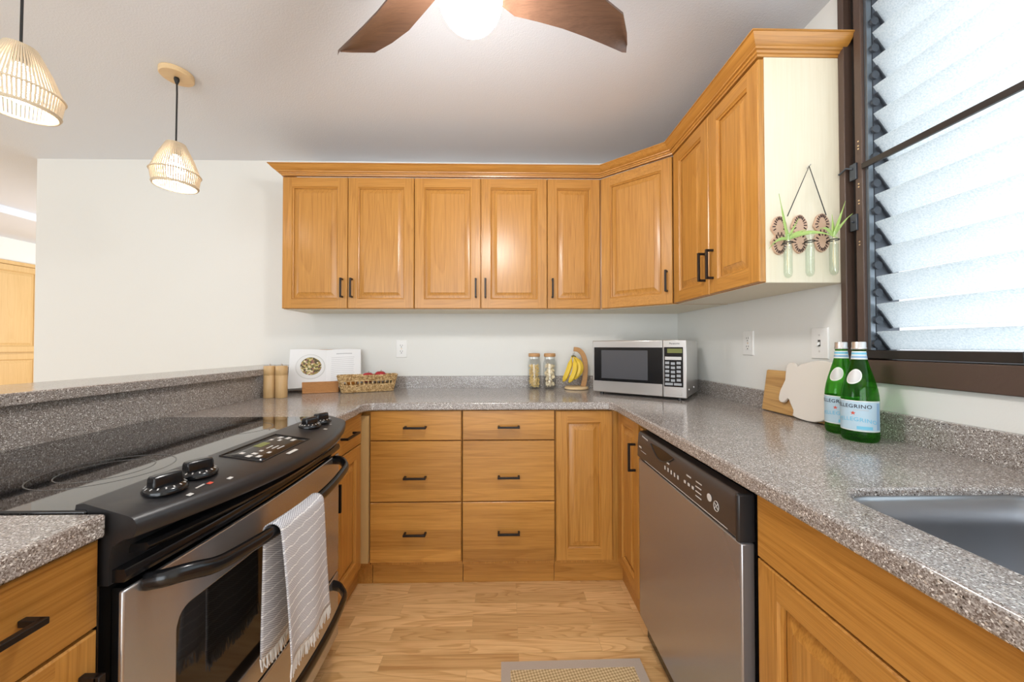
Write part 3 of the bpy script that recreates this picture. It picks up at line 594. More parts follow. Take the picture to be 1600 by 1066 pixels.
# oven door: a bowed steel front with a rounded window
DZ0, DZ1, XD = 0.335, 0.778, -0.644
def dx(y): return bow(y, XD, 0.014)
def front_skin(z0, z1, win=None, th=0.009, extra=0.0):
    """bowed steel skin as clean vertical strips, with an optional rounded opening"""
    ya, yb = RY0+0.004, RY1-0.004; ys = {round(ya+(yb-ya)*i/28, 5) for i in range(29)}
    if win:
        y0, y1, w0, w1, r = win; ys = {y for y in ys if min(abs(y-y0), abs(y-y1)) > 0.004}
        for a in range(9): c = r*(1-math.cos(PI/2*a/8)); ys |= {round(y0+c, 5), round(y1-c, 5)}
    ys = sorted(ys); m = MB()
    def gap(y):
        d = min(y-y0, y1-y); q = r if d <= 0 else (0 if d >= r else r-math.sqrt(max(0, r*r-(r-d)**2))); return w0+q, w1-q
    V = lambda y, z: (dx(y)-extra, y, z)
    for a, b in zip(ys, ys[1:]):
        if win and a >= y0-1e-4 and b <= y1+1e-4:
            (la, ha), (lb, hb) = gap(a), gap(b)
            m.add([V(a, z0), V(b, z0), V(b, lb), V(a, la)], [(0, 1, 2, 3)]); m.add([V(a, ha), V(b, hb), V(b, z1), V(a, z1)], [(0, 1, 2, 3)])
        else:
            p = [V(a, z0), V(b, z0)]
            if win and abs(b-y0) < 1e-4: p += [V(b, z) for z in gap(b)]
            p += [V(b, z1), V(a, z1)]
            if win and abs(a-y1) < 1e-4: p += [V(a, z) for z in gap(a)[::-1]]
            m.add(p, [tuple(range(len(p)))])
    return close_skin(m, th)
def close_skin(m, th):
    me = bpy.data.meshes.new('t'); me.from_pydata([tuple(v) for v in m.v], [], m.f); bm = bmesh.new(); bm.from_mesh(me); bpy.data.meshes.remove(me)
    bmesh.ops.remove_doubles(bm, verts=bm.verts[:], dist=1e-5)
    r = bmesh.ops.extrude_face_region(bm, geom=bm.faces[:])
    for g in r['geom']:
        if isinstance(g, bmesh.types.BMVert): g.co.x -= th
    o = MB(); bm.verts.index_update(); o.v = [v.co.copy() for v in bm.verts]; o.f = [tuple(v.index for v in f.verts) for f in bm.faces]; o.mi = [0]*len(o.f); bm.free(); return o
def rr2(y0, y1, z0, z1, r, n=6): return arc(y0+r, z1-r, r, 180, 90, n)+arc(y1-r, z1-r, r, 90, 0, n)+arc(y1-r, z0+r, r, 0, -90, n)+arc(y0+r, z0+r, r, -90, -180, n)
obj('inner_door', MB().box(-0.681, -0.6545, RY0+0.022, RY1-0.022, 0.09, DZ1-0.006), 'black', t)
win = (0.705, 1.222, 0.395, 0.675, 0.03)
door = obj('oven_door', front_skin(DZ0, DZ1, win), 'steel', t, bevel=0.003, smooth=30)
gm = MB(); gm.grid(lambda u, v: Vector((dx(win[0]-0.006+(win[1]-win[0]+0.012)*u)-0.0055, win[0]-0.006+(win[1]-win[0]+0.012)*u, win[2]-0.006+(win[3]-win[2]+0.012)*v)), 20, 2)
obj('window_glass', close_skin(gm, 0.003), 'oven_glass', door, smooth=30)
hp = [(-0.640, 0.646, 0.772), (-0.612, 0.652, 0.774), (-0.590, 0.675, 0.772)] + [(bow(y, -0.594, 0.052), y, 0.768-0.018*4*((y-RY0)/RL)*(1-(y-RY0)/RL)) for y in [0.71+0.565*i/12 for i in range(13)]] + [(-0.590, 1.300, 0.768), (-0.612, 1.326, 0.768), (-0.640, 1.334, 0.766)]
def smooth_path(p, k=2):
    p = [Vector(q) for q in p]
    for _ in range(k):
        n = [p[0]]
        for a, b in zip(p, p[1:]): n += [a*0.75+b*0.25, a*0.25+b*0.75]
        n.append(p[-1]); p = n
    return p
obj('handle', MB().tube(smooth_path(hp), 0.0145, 14, flat=(0.8, 1.1)), 'black', door, smooth=60)
drw = obj('storage_drawer', front_skin(0.085, 0.326), 'steel', t, bevel=0.003, smooth=30)
hp2 = [(x, y, 0.302) for x, y, z in hp]
obj('handle', MB().tube(smooth_path(hp2), 0.012, 14, flat=(0.7, 1.6)), 'black', drw, smooth=60)
for y in (RY0+0.05, RY1-0.05):
    for x in (-1.25, -0.72): obj('foot', MB().lathe((x, y, 0.001), [(0.02, 0), (0.02, 0.006), (0.009, 0.008), (0.009, 0.03)], 14), 'satin_black', t)
obj('kick_plate', MB().box(-0.70, -0.683, RY0+0.01, RY1-0.01, 0.022, 0.08), 'black', t)

# dish towel folded over the handle
def hx(y): return bow(y, -0.594, 0.052)
def hz(y): s = (y-RY0)/RL; return 0.768-0.018*4*s*(1-s)
def towel_mesh(y0, y1, back, front, gap):
    """profile: up the back, over the bar, down the front"""
    prof = []
    R_ = 0.0215
    for i in range(15): prof.append((-0.019-0.004*(1-i/14), -back*(1-i/14)))
    for i in range(1, 12): a = PI-PI*i/12; prof.append((R_*math.cos(a), R_*math.sin(a)*0.95))
    for i in range(23): prof.append((R_+gap*(i/22)**0.8, -front*i/22))
    L_ = [0]
    for a, b in zip(prof, prof[1:]): L_.append(L_[-1]+math.hypot(b[0]-a[0], b[1]-a[1]))
    return prof, L_
def make_towel():
    y0, y1 = 0.846, 1.024; prof, L_ = towel_mesh(y0, y1, 0.292, 0.303, 0.012); nu = 28; vs = []; uv = []
    for j, (px, pz) in enumerate(prof):
        for i in range(nu+1):
            u = i/nu; f = max(0, -pz/0.36); y = y0+(y1-y0)*u
            yy = y+(0.010*(0.5-u) + 0.03*(u-0.4))*f*(1 if px > 0 else 0.4)
            rip = 0.0065*math.sin(u*9.5+1.2+2*f)*f if px > 0 else 0.004*math.sin(u*8)*f
            if px > 0: rip += 0.016*f*(1-u)**3+0.004*f
            vs.append(Vector((hx(y)+px+rip, yy, hz(y)+pz-0.004*(1-u)*f))); uv.append((u*2.0, L_[j]*10))
    m = MB(); n = nu+1; fs = [(j*n+i, j*n+i+1, (j+1)*n+i+1, (j+1)*n+i) for j in range(len(prof)-1) for i in range(nu)]
    m.add(vs, fs); top = thing('dish_towel', 'grey and white striped dish towel with fringed ends hung over the oven door handle', 'towel', (hx(0.96), 0.96, hz(0.96)))
    o = obj('cloth', m, 'towel', top, smooth=60)
    ul = o.data.uv_layers.new(name='uv')
    for lp in o.data.loops: ul.data[lp.index].uv = uv[lp.vertex_index]
    s = o.modifiers.new('solid', 'SOLIDIFY'); s.thickness = 0.003; s.offset = 0
    for row in (0, len(prof)-1):
        fr = MB()
        for i in range(0, 60):
            u = i/59*nu; a = int(min(u, nu-1)); q = vs[row*n+a].lerp(vs[row*n+a+1], u-a); r = random.Random(i+row)
            j = Vector((r.uniform(-.004, .004), r.uniform(-.006, .006), -r.uniform(0.026, 0.036))); fr.tube([q+Vector((0, 0, 0.002)), q+j*0.5+Vector((r.uniform(-.002, .002), 0, 0)), q+j], [0.0019, 0.0018, 0.001], 5)
        obj('fringe', fr, 'fringe', top)
make_towel()

# ------------------------------------------------------------------ dishwasher
XDW = 0.534
t = thing('dishwasher', 'stainless steel dishwasher with a dark brown control panel, under the right worktop', 'dishwasher', (0.85, 1.11, 0))
obj('body', MB().box(0.572, 1.12, 0.800, 1.424, 0.02, 0.868), 'black', t)
dr = obj('door', MB().box(XDW+0.004, 0.571, 0.802, 1.420, 0.112, 0.738), 'dw_steel', t, bevel=0.004)
cp = MB(); cp.prism([(0.571, 0.742), (XDW+0.004, 0.742), (XDW-0.002, 0.750), (XDW-0.001, 0.800), (XDW+0.003, 0.838), (XDW+0.010, 0.848), (0.571, 0.850)], 'y', 0.802, 1.420)
cpan = obj('control_panel', cp, 'dw_panel', t, bevel=0.003)
obj('end_cap', MB().box(XDW-0.0035, 0.5715, 0.7995, 0.812, 0.740, 0.851), 'satin_black', cpan, bevel=0.004)
# recessed crescent pull
gp = MB(); yc = 1.205; hw = 0.088
top = [(yc+hw*(1-2*i/20), 0.832+0.004*math.sin(PI*i/20)) for i in range(21)]; bot = [(yc-hw*(1-2*i/20), 0.832-0.034*math.sin(PI*i/20)) for i in range(1, 20)]
fxp = lambda z: XDW-0.001+0.004*max(0, (z-0.80)/0.038)-0.0012
lo = top+bot; n = len(lo)
gp.add([(fxp(z), y, z) for y, z in lo]+[(fxp(z)+0.004, y, z) for y, z in lo], [tuple(range(n)), tuple(range(2*n-1, n-1, -1))]+[(i, (i+1) % n, n+(i+1) % n, n+i) for i in range(n)])
obj('pull_recess', gp, 'black', cpan, smooth=30)
lip = MB().tube([Vector((fxp(z)-0.001, y, z)) for y, z in [top[0]]+bot[::-1][::-1] if False] or [Vector((fxp(0.832-0.034*math.sin(PI*i/20))-0.0005, yc-hw*(1-2*i/20), 0.8305-0.034*math.sin(PI*i/20))) for i in range(21)], 0.0022, 6)
obj('pull_rim', lip, 'satin_black', cpan, smooth=60)
def dmark(y, z, a, b):
    m = MB(); m.obox((fxp(z)-0.0006, y, z), Vector((0, a/2, 0)), Vector((0, 0, b/2)), Vector((0.0004, 0, 0))); obj('printed_mark', m, 'ink', cpan)
for i in range(5): dmark(1.170-0.022*i, 0.785, 0.007, 0.012)
dmark(1.150, 0.806, 0.018, 0.005)
for i in range(3): dmark(1.040-0.022*i, 0.788, 0.010, 0.008)
dmark(1.020, 0.811, 0.024, 0.004)
for i in range(4): dmark(0.967, 0.812-0.013*i, 0.028, 0.003)
dmark(1.385, 0.792, 0.022, 0.006); dmark(1.355, 0.780, 0.05, 0.0015)
for i in range(7): dmark(1.372-0.008*i, 0.838-0.0006*i, 0.004, 0.005)
dmark(1.09, 0.752, 0.50, 0.0016)
pm = MB(); pm.lathe((fxp(0.79)-0.001, 0.915, 0.795), [(0.010, 0), (0.010, 0.001)], 20, axis='x')
rg = MB(); 
rg.tube([Vector((fxp(0.79)-0.0006, 0.885+0.0105*math.cos(2*PI*i/24), 0.786+0.0125*math.sin(2*PI*i/24))) for i in range(24)], 0.0008, 5, closed=True)
for a in (0.7, 2.3): rg.obox((fxp(0.79)-0.0006, 0.885, 0.786), Vector((0, math.cos(a), math.sin(a)))*0.009, Vector((0, -math.sin(a), math.cos(a)))*0.0009, Vector((0.0004, 0, 0)))
obj('start_button', pm, 'ink', cpan); obj('emblem', rg, 'ink', cpan)
obj('toe_kick', MB().box(0.60, 0.62, 0.80, 1.424, 0.001, 0.108), 'black', t)

# ------------------------------------------------------------------ microwave (rotated into the corner)
mwr = math.atan2(-0.302, 0.397)
t = thing('microwave', 'stainless steel microwave with a black door set across the right rear corner', 'microwave', (0.508, 2.041, 0.914), mwr)
W, D, Z0, Z1 = 0.497, 0.352, 0.014, 0.306       # local: x along the front, y towards the back
def mo(name, mb, m, parent=t, **k): return obj(name, mb, m, parent, world=False, **k)
mo('case', MB().box(0.004, W-0.004, 0.02, D, Z0, Z1-0.002), 'steel_light', bevel=0.003)
vt = MB()
for i in range(2): vt.lathe((W-0.0042, 0.08+0.14*i, 0.05), [(0.006, 0), (0.006, 0.003), (0.001, 0.004)], 12, axis='x')
mo('vent_stud', vt, 'cap')
SPL = 0.385
fr = MB(); fr.rings([[Vector((x, -0.004, z)) for x, z in ((0.0, Z0), (SPL-0.001, Z0), (SPL-0.001, Z1), (0.0, Z1))], [Vector((x, 0.018, z)) for x, z in ((0.0, Z0), (SPL-0.001, Z0), (SPL-0.001, Z1), (0.0, Z1))]])
dr = mo('door', fr, 'steel_light', bevel=0.004)
mo('glass', MB().box(0.011, SPL-0.0015, -0.0065, -0.0035, 0.078, 0.268), 'black', dr, bevel=0.001)
mo('mesh_window', MB().box(0.055, 0.310, -0.0072, -0.0064, 0.094, 0.252), 'oven_glass', dr)
M['mw_window'] = mat('grey_screened_window', (0.085, 0.085, 0.092), 0.12); dr.children[-1].data.materials[0] = M['mw_window']
pn = mo('control_panel', MB().box(SPL+0.0005, W, -0.004, 0.018, Z0, Z1), 'steel_light', bevel=0.003)
mo('key_area', MB().box(SPL+0.006, W-0.016, -0.0062, -0.0038, 0.068, 0.270), 'black', pn, bevel=0.001)
mo('display', MB().box(SPL+0.022, W-0.020, -0.0068, -0.006, 0.240, 0.262), 'lcd', pn)
x0k = SPL+0.011; wk = 0.0225
keys = [(x0k, x0k+0.078, 0.205, 0.221), (x0k, x0k+0.037, 0.076, 0.088), (x0k+0.042, x0k+0.078, 0.076, 0.088)]
for r in range(5):
    for c in range(3): keys.append((x0k+0.001+c*0.027, x0k+0.001+c*0.027+wk*0.85, 0.183-r*0.0215-(0.003 if c == 1 else 0), 0.183-r*0.0215+0.013-(0.003 if c == 1 else 0)))
for a, b, c, d in keys: mo('key', MB().box(a, b, -0.0070, -0.006, c, d), 'ink' if c > 0.2 else 'ink_key', pn)
mo('door_release', MB().box(SPL+0.014, W-0.022, -0.0060, -0.0035, 0.026, 0.058), 'steel_light', pn, bevel=0.003)
vs, fs = text_mesh('Panasonic', 0.0125); m = MB(); m.add([(SPL+0.056+v.x, -0.0045, 0.288+v.y) for v in vs], fs); mo('lettering', m, 'ink_dark', pn, smooth=0)
ft = MB()
for x in (0.04, W-0.04):
    for y in (0.04, D-0.04): ft.lathe((x, y, 0.0005), [(0.012, 0), (0.011, 0.0138)], 12)
mo('feet', ft, 'satin_black')

# ------------------------------------------------------------------ outlets and switch
def wall_plate(name, label, c, U, Nn, kind):
    U, Nn, V = Vector(U), Vector(Nn), Vector((0, 0, 1)); c = Vector(c); t = thing(name, label, 'outlet' if kind == 'outlet' else 'switch', c)
    m = MB(); R = lambda i, d: [c+U*a+V*b+Nn*d for a, b in ((-.0355+i, -.058+i), (.0355-i, -.058+i), (.0355-i, .058-i), (-.0355+i, .058-i))]
    m.rings([R(0, 0.0004), R(0, 0.003), R(0.003, 0.006)]); obj('plate', m, 'white_plastic', t)
    if kind == 'outlet':
        for dz in (0.0195, -0.0195):
            f = MB(); f.obox(c+V*dz+Nn*0.0068, U*0.0165, V*0.0145, Nn*0.001); r = obj('receptacle', f, 'white_plastic', t, bevel=0.0006)
            s = MB(); s.obox(c+V*(dz+0.004)-U*0.0065+Nn*0.0079, U*0.0013, V*0.0042, Nn*0.0002); s.obox(c+V*(dz+0.004)+U*0.0065+Nn*0.0079, U*0.0013, V*0.0036, Nn*0.0002); s.obox(c+V*(dz-0.0075)+Nn*0.0079, U*0.0028, V*0.0026, Nn*0.0002)
            obj('slots', s, 'slot', r)
        f = MB(); f.obox(c+Nn*0.0062, U*0.003, V*0.003, Nn*0.0008); obj('screw', f, 'brass', t)
    else:
        f = MB(); f.obox(c+Nn*0.0062, U*0.005, V*0.012, Nn*0.0006); obj('toggle_slot', f, 'slot', t)
        f = MB(); f.obox(c+Nn*0.012-V*0.003, U*0.0038, V*0.005, Nn*0.0055+V*-0.003); obj('toggle', f, 'white_plastic', t, bevel=0.001)
        for dz in (0.03, -0.03): f = MB(); f.obox(c+V*dz+Nn*0.0063, U*0.003, V*0.003, Nn*0.0006); obj('screw', f, 'cap', t)
wall_plate('wall_outlet', 'white double wall outlet on the back wall above the seagrass basket', (-0.689, YB, 1.172), (1, 0, 0), (0, -1, 0), 'outlet')
wall_plate('wall_outlet', 'white double wall outlet on the right wall beside the microwave', (XW, 1.660, 1.203), (0, -1, 0), (-1, 0, 0), 'outlet')
wall_plate('light_switch', 'white toggle light switch above the white cutting board', (XW, 1.277, 1.200), (0, -1, 0), (-1, 0, 0), 'switch')

# ------------------------------------------------------------------ louvered window
t = bpy.data.objects.new('window_1', None); place(t, None, (XW, 0.2, WZ0)); t['kind'] = 'structure'; t['label'] = 'jalousie window with tilted obscure glass louvers in a dark brown frame'
cs = MB(); cs.box(XW-0.016, XW+0.12, 1.160, 1.1805, WZ0+0.001, WZ1-0.001); cs.box(XW-0.016, XW+0.12, WY0+0.001, WY0+0.03, WZ0+0.001, WZ1-0.001); cs.box(XW-0.016, XW+0.12, WY0+0.03, 1.160, WZ1-0.03, WZ1-0.001)
obj('window_frame', cs, 'frame', t, bevel=0.002)
obj('sill_board', MB().box(XW-0.018, XW+0.12, WY0+0.03, 1.160, WZ0+0.001, 1.146), 'frame', t, bevel=0.003)
obj('groove', MB().box(XW+0.012, XW+0.11, 1.136, 1.160, 1.147, WZ1-0.03), 'frame_dark', t)
sh = MB(); sh.box(XW-0.006, XW+0.10, 1.112, 1.136, 1.147, WZ1-0.03); obj('sash', sh, 'frame', t, bevel=0.002)
obj('bottom_rail', MB().box(XW-0.008, XW+0.10, WY0+0.03, 1.112, 1.150, 1.176), 'frame_dark', t, bevel=0.002)
al = MB(); al.box(XW+0.004, XW+0.020, 1.102, 1.1115, 1.177, WZ1-0.03); obj('jamb_strip', al, 'alu', t)
al = MB(); al.box(XW+0.021, XW+0.095, 1.100, 1.1115, 1.177, WZ1-0.03); obj('operator_channel', al, 'clip', t)
lv = MB(); cl = MB(); PIT = 0.0874
for k in range(14):
    z = 1.2345+PIT*k; a = Vector((1.179, 0, z)); b = Vector((1.232, 0, z-0.0735)); nrm = Vector((-(b.z-a.z), 0, b.x-a.x)).normalized()*-0.0028; ym, hl = (1.095+WY0+0.04)/2, (1.095-WY0-0.04)/2
    if k == 0: b = Vector((1.222, 0, 1.180))
    lv.obox(Vector(((a.x+b.x)/2, ym, (a.z+b.z)/2)), Vector((0, hl, 0)), (b-a)/2, nrm)
    m_ = a.lerp(b, 0.62); d = (b-a).normalized(); q = nrm.normalized()
    cl.obox(Vector((m_.x, 1.0985, m_.z))+q*0.001, Vector((0, 0.006, 0)), d*0.034, q*0.0055); cl.lathe((m_.x-0.026, 1.094, m_.z-0.004), [(0.013, 0), (0.013, 0.008), (0.003, 0.010)], 12, axis='y')
obj('louver_glass', lv, 'louver', t)['label'] = 'obscure glass louvers'; obj('louver_clips', cl, 'clip', t)
obj('cross_bar', MB().box(XW-0.012, XW-0.002, WY0+0.03, 1.110, 1.762, 1.780), 'frame_dark', t, bevel=0.001)
for i, z in enumerate((1.765, 1.597)):
    m = MB(); m.lathe((XW+0.006, 1.142, z), [(0.024, -0.004), (0.024, 0.004)], 16, axis='x'); m.obox((XW-0.004, 1.138, z), (0.008, 0, 0), (0, 0.011, 0), (0, 0, 0.027)); m.tube([(XW-0.012, 1.138, z+0.01), (XW-0.022, 1.150, z+0.018-0.03*i), (XW-0.026, 1.172, z+0.006-0.02*i)] if i == 0 else [(XW-0.012, 1.138, z), (XW-0.020, 1.136, z+0.004)], 0.0035, 8)
    obj('operator_lever', m, 'clip', t, bevel=0.003)
sc = MB()
for z in (1.86, 1.845, 1.835, 1.72, 1.71, 1.665, 1.655, 1.53, 1.52): sc.lathe((XW-0.0062, 1.124, z), [(0.0028, 0), (0.002, -0.0015)], 8, axis='x')
obj('screws', sc, 'brass', t)
lt = MB(); lt.box(XW-0.020, XW-0.008, 0.742, 0.758, 1.150, 1.178); lt.tube([(XW-0.022, 0.752, 1.158), (XW-0.026, 0.70, 1.156), (XW-0.026, 0.62, 1.155)], 0.006, 8); obj('latch', lt, 'clip', t, bevel=0.002)
# daylight openings of the neighbouring rooms; the hall frame is added over solid wall
for nm, b in (('window_2', (-6.07, -6.03, -0.7, 1.9, 0.6, 2.2)), ('added_hall_frame', (-3.13, -3.08, 3.5, 5.1, 0.8, 2.1)), ('door_1', (-3.0, 0.6, -2.98, -2.94, 0, 2.3))):
    m = MB(); x0, x1, y0, y1, z0, z1 = b
    if nm != 'door_1':
        for y in (y0, (y0+y1)/2-0.02, y1-0.04): m.box(x0, x1, y, y+0.04, z0, z1)
        for z in (z0, z1-0.04): m.box(x0, x1, y0, y1, z, z+0.04)
    else:
        for x in (x0, (x0+x1)/2-0.03, x1-0.06): m.box(x, x+0.06, y0, y1, z0, z1)
        for z in (z0, z1-0.06): m.box(x0, x1, y0, y1, z, z+0.06)
    struct(nm, m, 'frame_dark')

# ------------------------------------------------------------------ ceiling fan
HX, HY = -0.085, 0.86
t = thing('ceiling_fan', 'dark wood three-blade ceiling fan with a lit white globe', 'ceiling fan', (HX, HY, CEIL))
obj('canopy', MB().lathe((HX, HY, 0), [(0.07, CEIL-0.001), (0.07, CEIL-0.03), (0.05, CEIL-0.05), (0.02, CEIL-0.055), (0.018, 2.27)], 32), 'bronze', t)
obj('motor_housing', MB().lathe((HX, HY, 0), [(0.02, 2.285), (0.08, 2.275), (0.105, 2.24), (0.108, 2.19), (0.10, 2.15), (0.085, 2.125), (0.075, 2.12)], 40), 'bronze', t)
obj('light_globe', MB().sphere((HX, HY, 2.052), 0.079, 32, 20), 'globe', t)['label'] = 'lit white glass globe'
ccw = [(0.085, 0.06), (0.15, 0.085), (0.22, 0.080), (0.30, 0.076), (0.38, 0.077), (0.46, 0.080), (0.522, 0.083), (0.534, 0.078)]
cw = [(0.085, -0.045), (0.15, -0.018), (0.22, -0.024), (0.30, -0.030), (0.38, -0.022), (0.455, -0.006), (0.508, 0.042), (0.532, 0.070)]
for k in range(3):
    a = math.radians(20+120*k); ca, sa = math.cos(a), math.sin(a); m = MB()
    def bl(s, v, top):
        i = s*(len(ccw)-1); j = min(int(i), len(ccw)-2); f = i-j
        p = Vector(ccw[j]).lerp(Vector(ccw[j+1]), f); q = Vector(cw[j]).lerp(Vector(cw[j+1]), f); c = q.lerp(p, v)
        z = 2.153-0.016*(v-0.5)*2*(1-0.5*s)-0.010*4*(v-0.5)**2+0.006*math.sin(3*s)+(0.007 if top else 0)
        return Vector((HX+c.x*ca-c.y*sa, HY+c.x*sa+c.y*ca, z))
    nu, nv = 28, 8; vs = [bl(i/nu, j/nv, tp) for tp in (False, True) for i in range(nu+1) for j in range(nv+1)]; o_ = (nu+1)*(nv+1); fs = []
    for i in range(nu):
        for j in range(nv):
            q = (i*(nv+1)+j, i*(nv+1)+j+1, (i+1)*(nv+1)+j+1, (i+1)*(nv+1)+j); fs.append(q); fs.append(tuple(x+o_ for x in q[::-1]))
    ed = [i*(nv+1) for i in range(nu+1)]+[nu*(nv+1)+j for j in range(1, nv+1)]+[i*(nv+1)+nv for i in range(nu-1, -1, -1)]+[j for j in range(nv-1, 0, -1)]
    fs += [(ed[i], ed[(i+1) % len(ed)], ed[(i+1) % len(ed)]+o_, ed[i]+o_) for i in range(len(ed))]
    m.add(vs, fs); obj('blade', m, 'walnut', t, smooth=40)

# ------------------------------------------------------------------ pendants
def pendant(x, y, label):
    t = thing('pendant_lamp', label, 'lamp', (x, y, CEIL), 0, 'rope pendants over the bar')
    c = lambda z: (x, y, z)
    obj('ceiling_plate', MB().lathe(c(0), [(0.061, CEIL-0.001), (0.061, CEIL-0.019), (0.058, CEIL-0.022), (0.001, CEIL-0.022)], 40), 'pine', t)
    ZT, ZM, ZB = 2.103, 1.967, 1.910; RT, RM, RB = 0.033, 0.084, 0.076
    obj('cord', MB().tube([c(CEIL-0.02), (x+0.002, y, 2.33), (x+0.001, y, 2.2), c(ZT-0.03)], 0.0032, 8), 'cord', t)
    obj('cord_grip', MB().lathe(c(0), [(0.008, CEIL-0.021), (0.010, CEIL-0.026), (0.010, CEIL-0.034), (0.005, CEIL-0.05)], 16), 'cord', t)
    obj('socket', MB().lathe(c(0), [(0.006, ZT+0.004), (0.018, ZT-0.004), (0.019, ZT-0.05), (0.015, ZT-0.055)], 20), 'satin_black', t)
    obj('bulb', MB().lathe(c(0), [(0.012, ZT-0.05), (0.016, ZT-0.062), (0.026, ZT-0.085), (0.035, ZT-0.115), (0.035, ZT-0.135), (0.026, ZT-0.158), (0.012, ZT-0.170), (0.001, ZT-0.172)], 24), 'bulb', t)
    sh = MB(); n = 62
    for k in range(n):
        a = 2*PI*k/n; q = lambda r, z: Vector((x+r*math.cos(a), y+r*math.sin(a), z))
        sh.tube([q(0.012, ZT+0.003), q(RT, ZT-0.002), q((RT+RM)/2+0.002, (ZT+ZM)/2+0.002), q(RM, ZM), q(RB, ZB)], [0.0015, 0.0017, 0.0024, 0.0028, 0.0028], 5)
    s = obj('rope_shade', sh, 'rope', t)
    for r, z in ((RM+0.003, ZM), (RB, ZB), (RB+0.002, ZB+0.004)):
        obj('ring', MB().tube([Vector((x+r*math.cos(2*PI*i/48), y+r*math.sin(2*PI*i/48), z)) for i in range(48)], 0.0034, 6, closed=True), 'rope', s)
pendant(-1.482, 1.602, 'rope pendant lamp farther along the bar, its round wooden ceiling plate in view')
pendant(-1.474, 1.088, 'nearer rope pendant lamp, in the upper left corner of the view')

# ------------------------------------------------------------------ tall cabinet in the next room
t = thing('tall_cabinet', 'tall light oak cabinet in the next room, seen past the end of the white wall', 'cabinet', (-5.6, 4.1, 0))
obj('body', MB().box(-5.97, -5.321, 2.95, 5.3, 0.001, 2.112), 'hall_oak', t)
for k in range(4):
    y = 3.02+0.56*k
    panel_door(t, (-5.30, y, 1.128), (0, 1, 0), (1, 0, 0), 0.552, 0.94, fw=0.06, wood='hall_oak', handle=(0.03 if k % 2 else 0.522, 0.12))
    panel_door(t, (-5.30, y, 0.08), (0, 1, 0), (1, 0, 0), 0.552, 1.03, fw=0.06, wood='hall_oak', handle=(0.03 if k % 2 else 0.522, 0.90))
obj('top_trim', MB().box(-5.97, -5.295, 2.95, 5.3, 2.072, 2.1115), 'hall_oak', t, bevel=0.004)

# ------------------------------------------------------------------ things on the counter
# mills
def mill(x, y, label):
    t = thing('pepper_mill', label, 'mill', (x, y, CT), 0, 'wooden mills by the bar')
    obj('body', MB().lathe((x, y, CT), [(0.027, 0.0004), (0.0285, 0.003), (0.0285, 0.1207), (0.0281, 0.1211)], 32), 'bamboo', t, smooth=50)
    obj('head', MB().lathe((x, y, CT), [(0.0281, 0.1213), (0.0285, 0.1217), (0.0285, 0.168), (0.0265, 0.171), (0.001, 0.1712)], 32), 'bamboo', t, smooth=50)
    obj('nut', MB().lathe((x, y, CT), [(0.004, 0.1708), (0.0045, 0.175), (0.0055, 0.179), (0.003, 0.182), (0.001, 0.182)], 12), 'steel_light', t, smooth=50)
mill(-1.268, 1.922, 'pale wooden mill close against the stone bar upstand')
mill(-1.205, 1.922, 'pale wooden mill nearer the cookbook, right of its twin')

# cookbook on a wooden stand
BR = math.radians(22); T0 = Vector((-1.075, 2.120, CT)); lean = math.radians(70)
Ub = Vector((math.cos(BR), math.sin(BR), 0)); Bk = Vector((-math.sin(BR), math.cos(BR), 0)); Vb = Bk*math.cos(lean)+Vector((0, 0, 1))*math.sin(lean); Nb = -Bk*math.sin(lean)+Vector((0, 0, 1))*math.cos(lean)
def fr3(u, v, n): return T0+Bk*0.048+Vector((0, 0, 0.018))+Ub*u+Vb*v+Nb*n
t = thing('cookbook_stand', 'brown wooden cookbook stand on the left rear worktop', 'stand', T0)
st = MB(); st.obox(T0-Ub*0.02+Bk*0.035+Vector((0, 0, 0.008)), Ub*0.095, Bk*0.05, Vector((0, 0, 0.0075))); obj('base', st, 'stand', t, bevel=0.002)
st = MB(); st.obox(T0-Ub*0.02-Bk*0.012+Vector((0, 0, 0.034)), Ub*0.095, Bk*0.006, Vector((0, 0, 0.0335))+Bk*-0.004); obj('ledge', st, 'stand', t, bevel=0.002)
st = MB(); st.obox(fr3(-0.006, 0.128, -0.0145), Ub*0.160, Vb*0.128, Nb*0.006)
obj('back_panel', st, 'stand', t, bevel=0.002)
st = MB(); st.obox(T0+Bk*0.118+Vector((0, 0, 0.05)), Ub*0.012, Vector((0, 0, 1))*0.048+Bk*0.004, Bk*0.006); obj('prop', st, 'stand', t)
t = thing('cookbook', 'white cookbook open at a photo of a salad plate, propped on the wooden stand', 'book', fr3(0, 0, 0))
BW, BH = 0.196, 0.247
def page(u):  # bulge of the open pages over the spine
    a = abs(u)/BW; return 0.006+0.026*math.sin(min(a*1.25, 1)*PI*0.5)*(1-0.45*a*a)-0.002
def block(sgn):
    m = MB(); n = 16; rs = []
    for i in range(n+1):
        u = sgn*BW*i/n; d = page(u); off = -0.012*(i/n)**2
        rs.append([fr3(u, 0.004, -0.004+0.002*i/n), fr3(u, 0.004, d+off*0), fr3(u, BH, d), fr3(u, BH, -0.004+0.002*i/n)])
    return m.rings(rs)
cv = MB(); cv.obox(fr3(0, BH/2+0.002, -0.0046), Ub*(BW+0.004), Vb*(BH/2+0.003), Nb*0.0010); obj('cover', cv, 'cover', t)
lp = obj('left_pages', block(-1), 'paper', t, smooth=40); rp = obj('right_pages', block(1), 'paper', t, smooth=40)
pe = MB(); pe.obox(fr3(BW+0.0012, BH/2, 0.008), Nb*0.010, Vb*(BH/2-0.003), Ub*0.0006); obj('page_edges', pe, 'page_edge', rp)
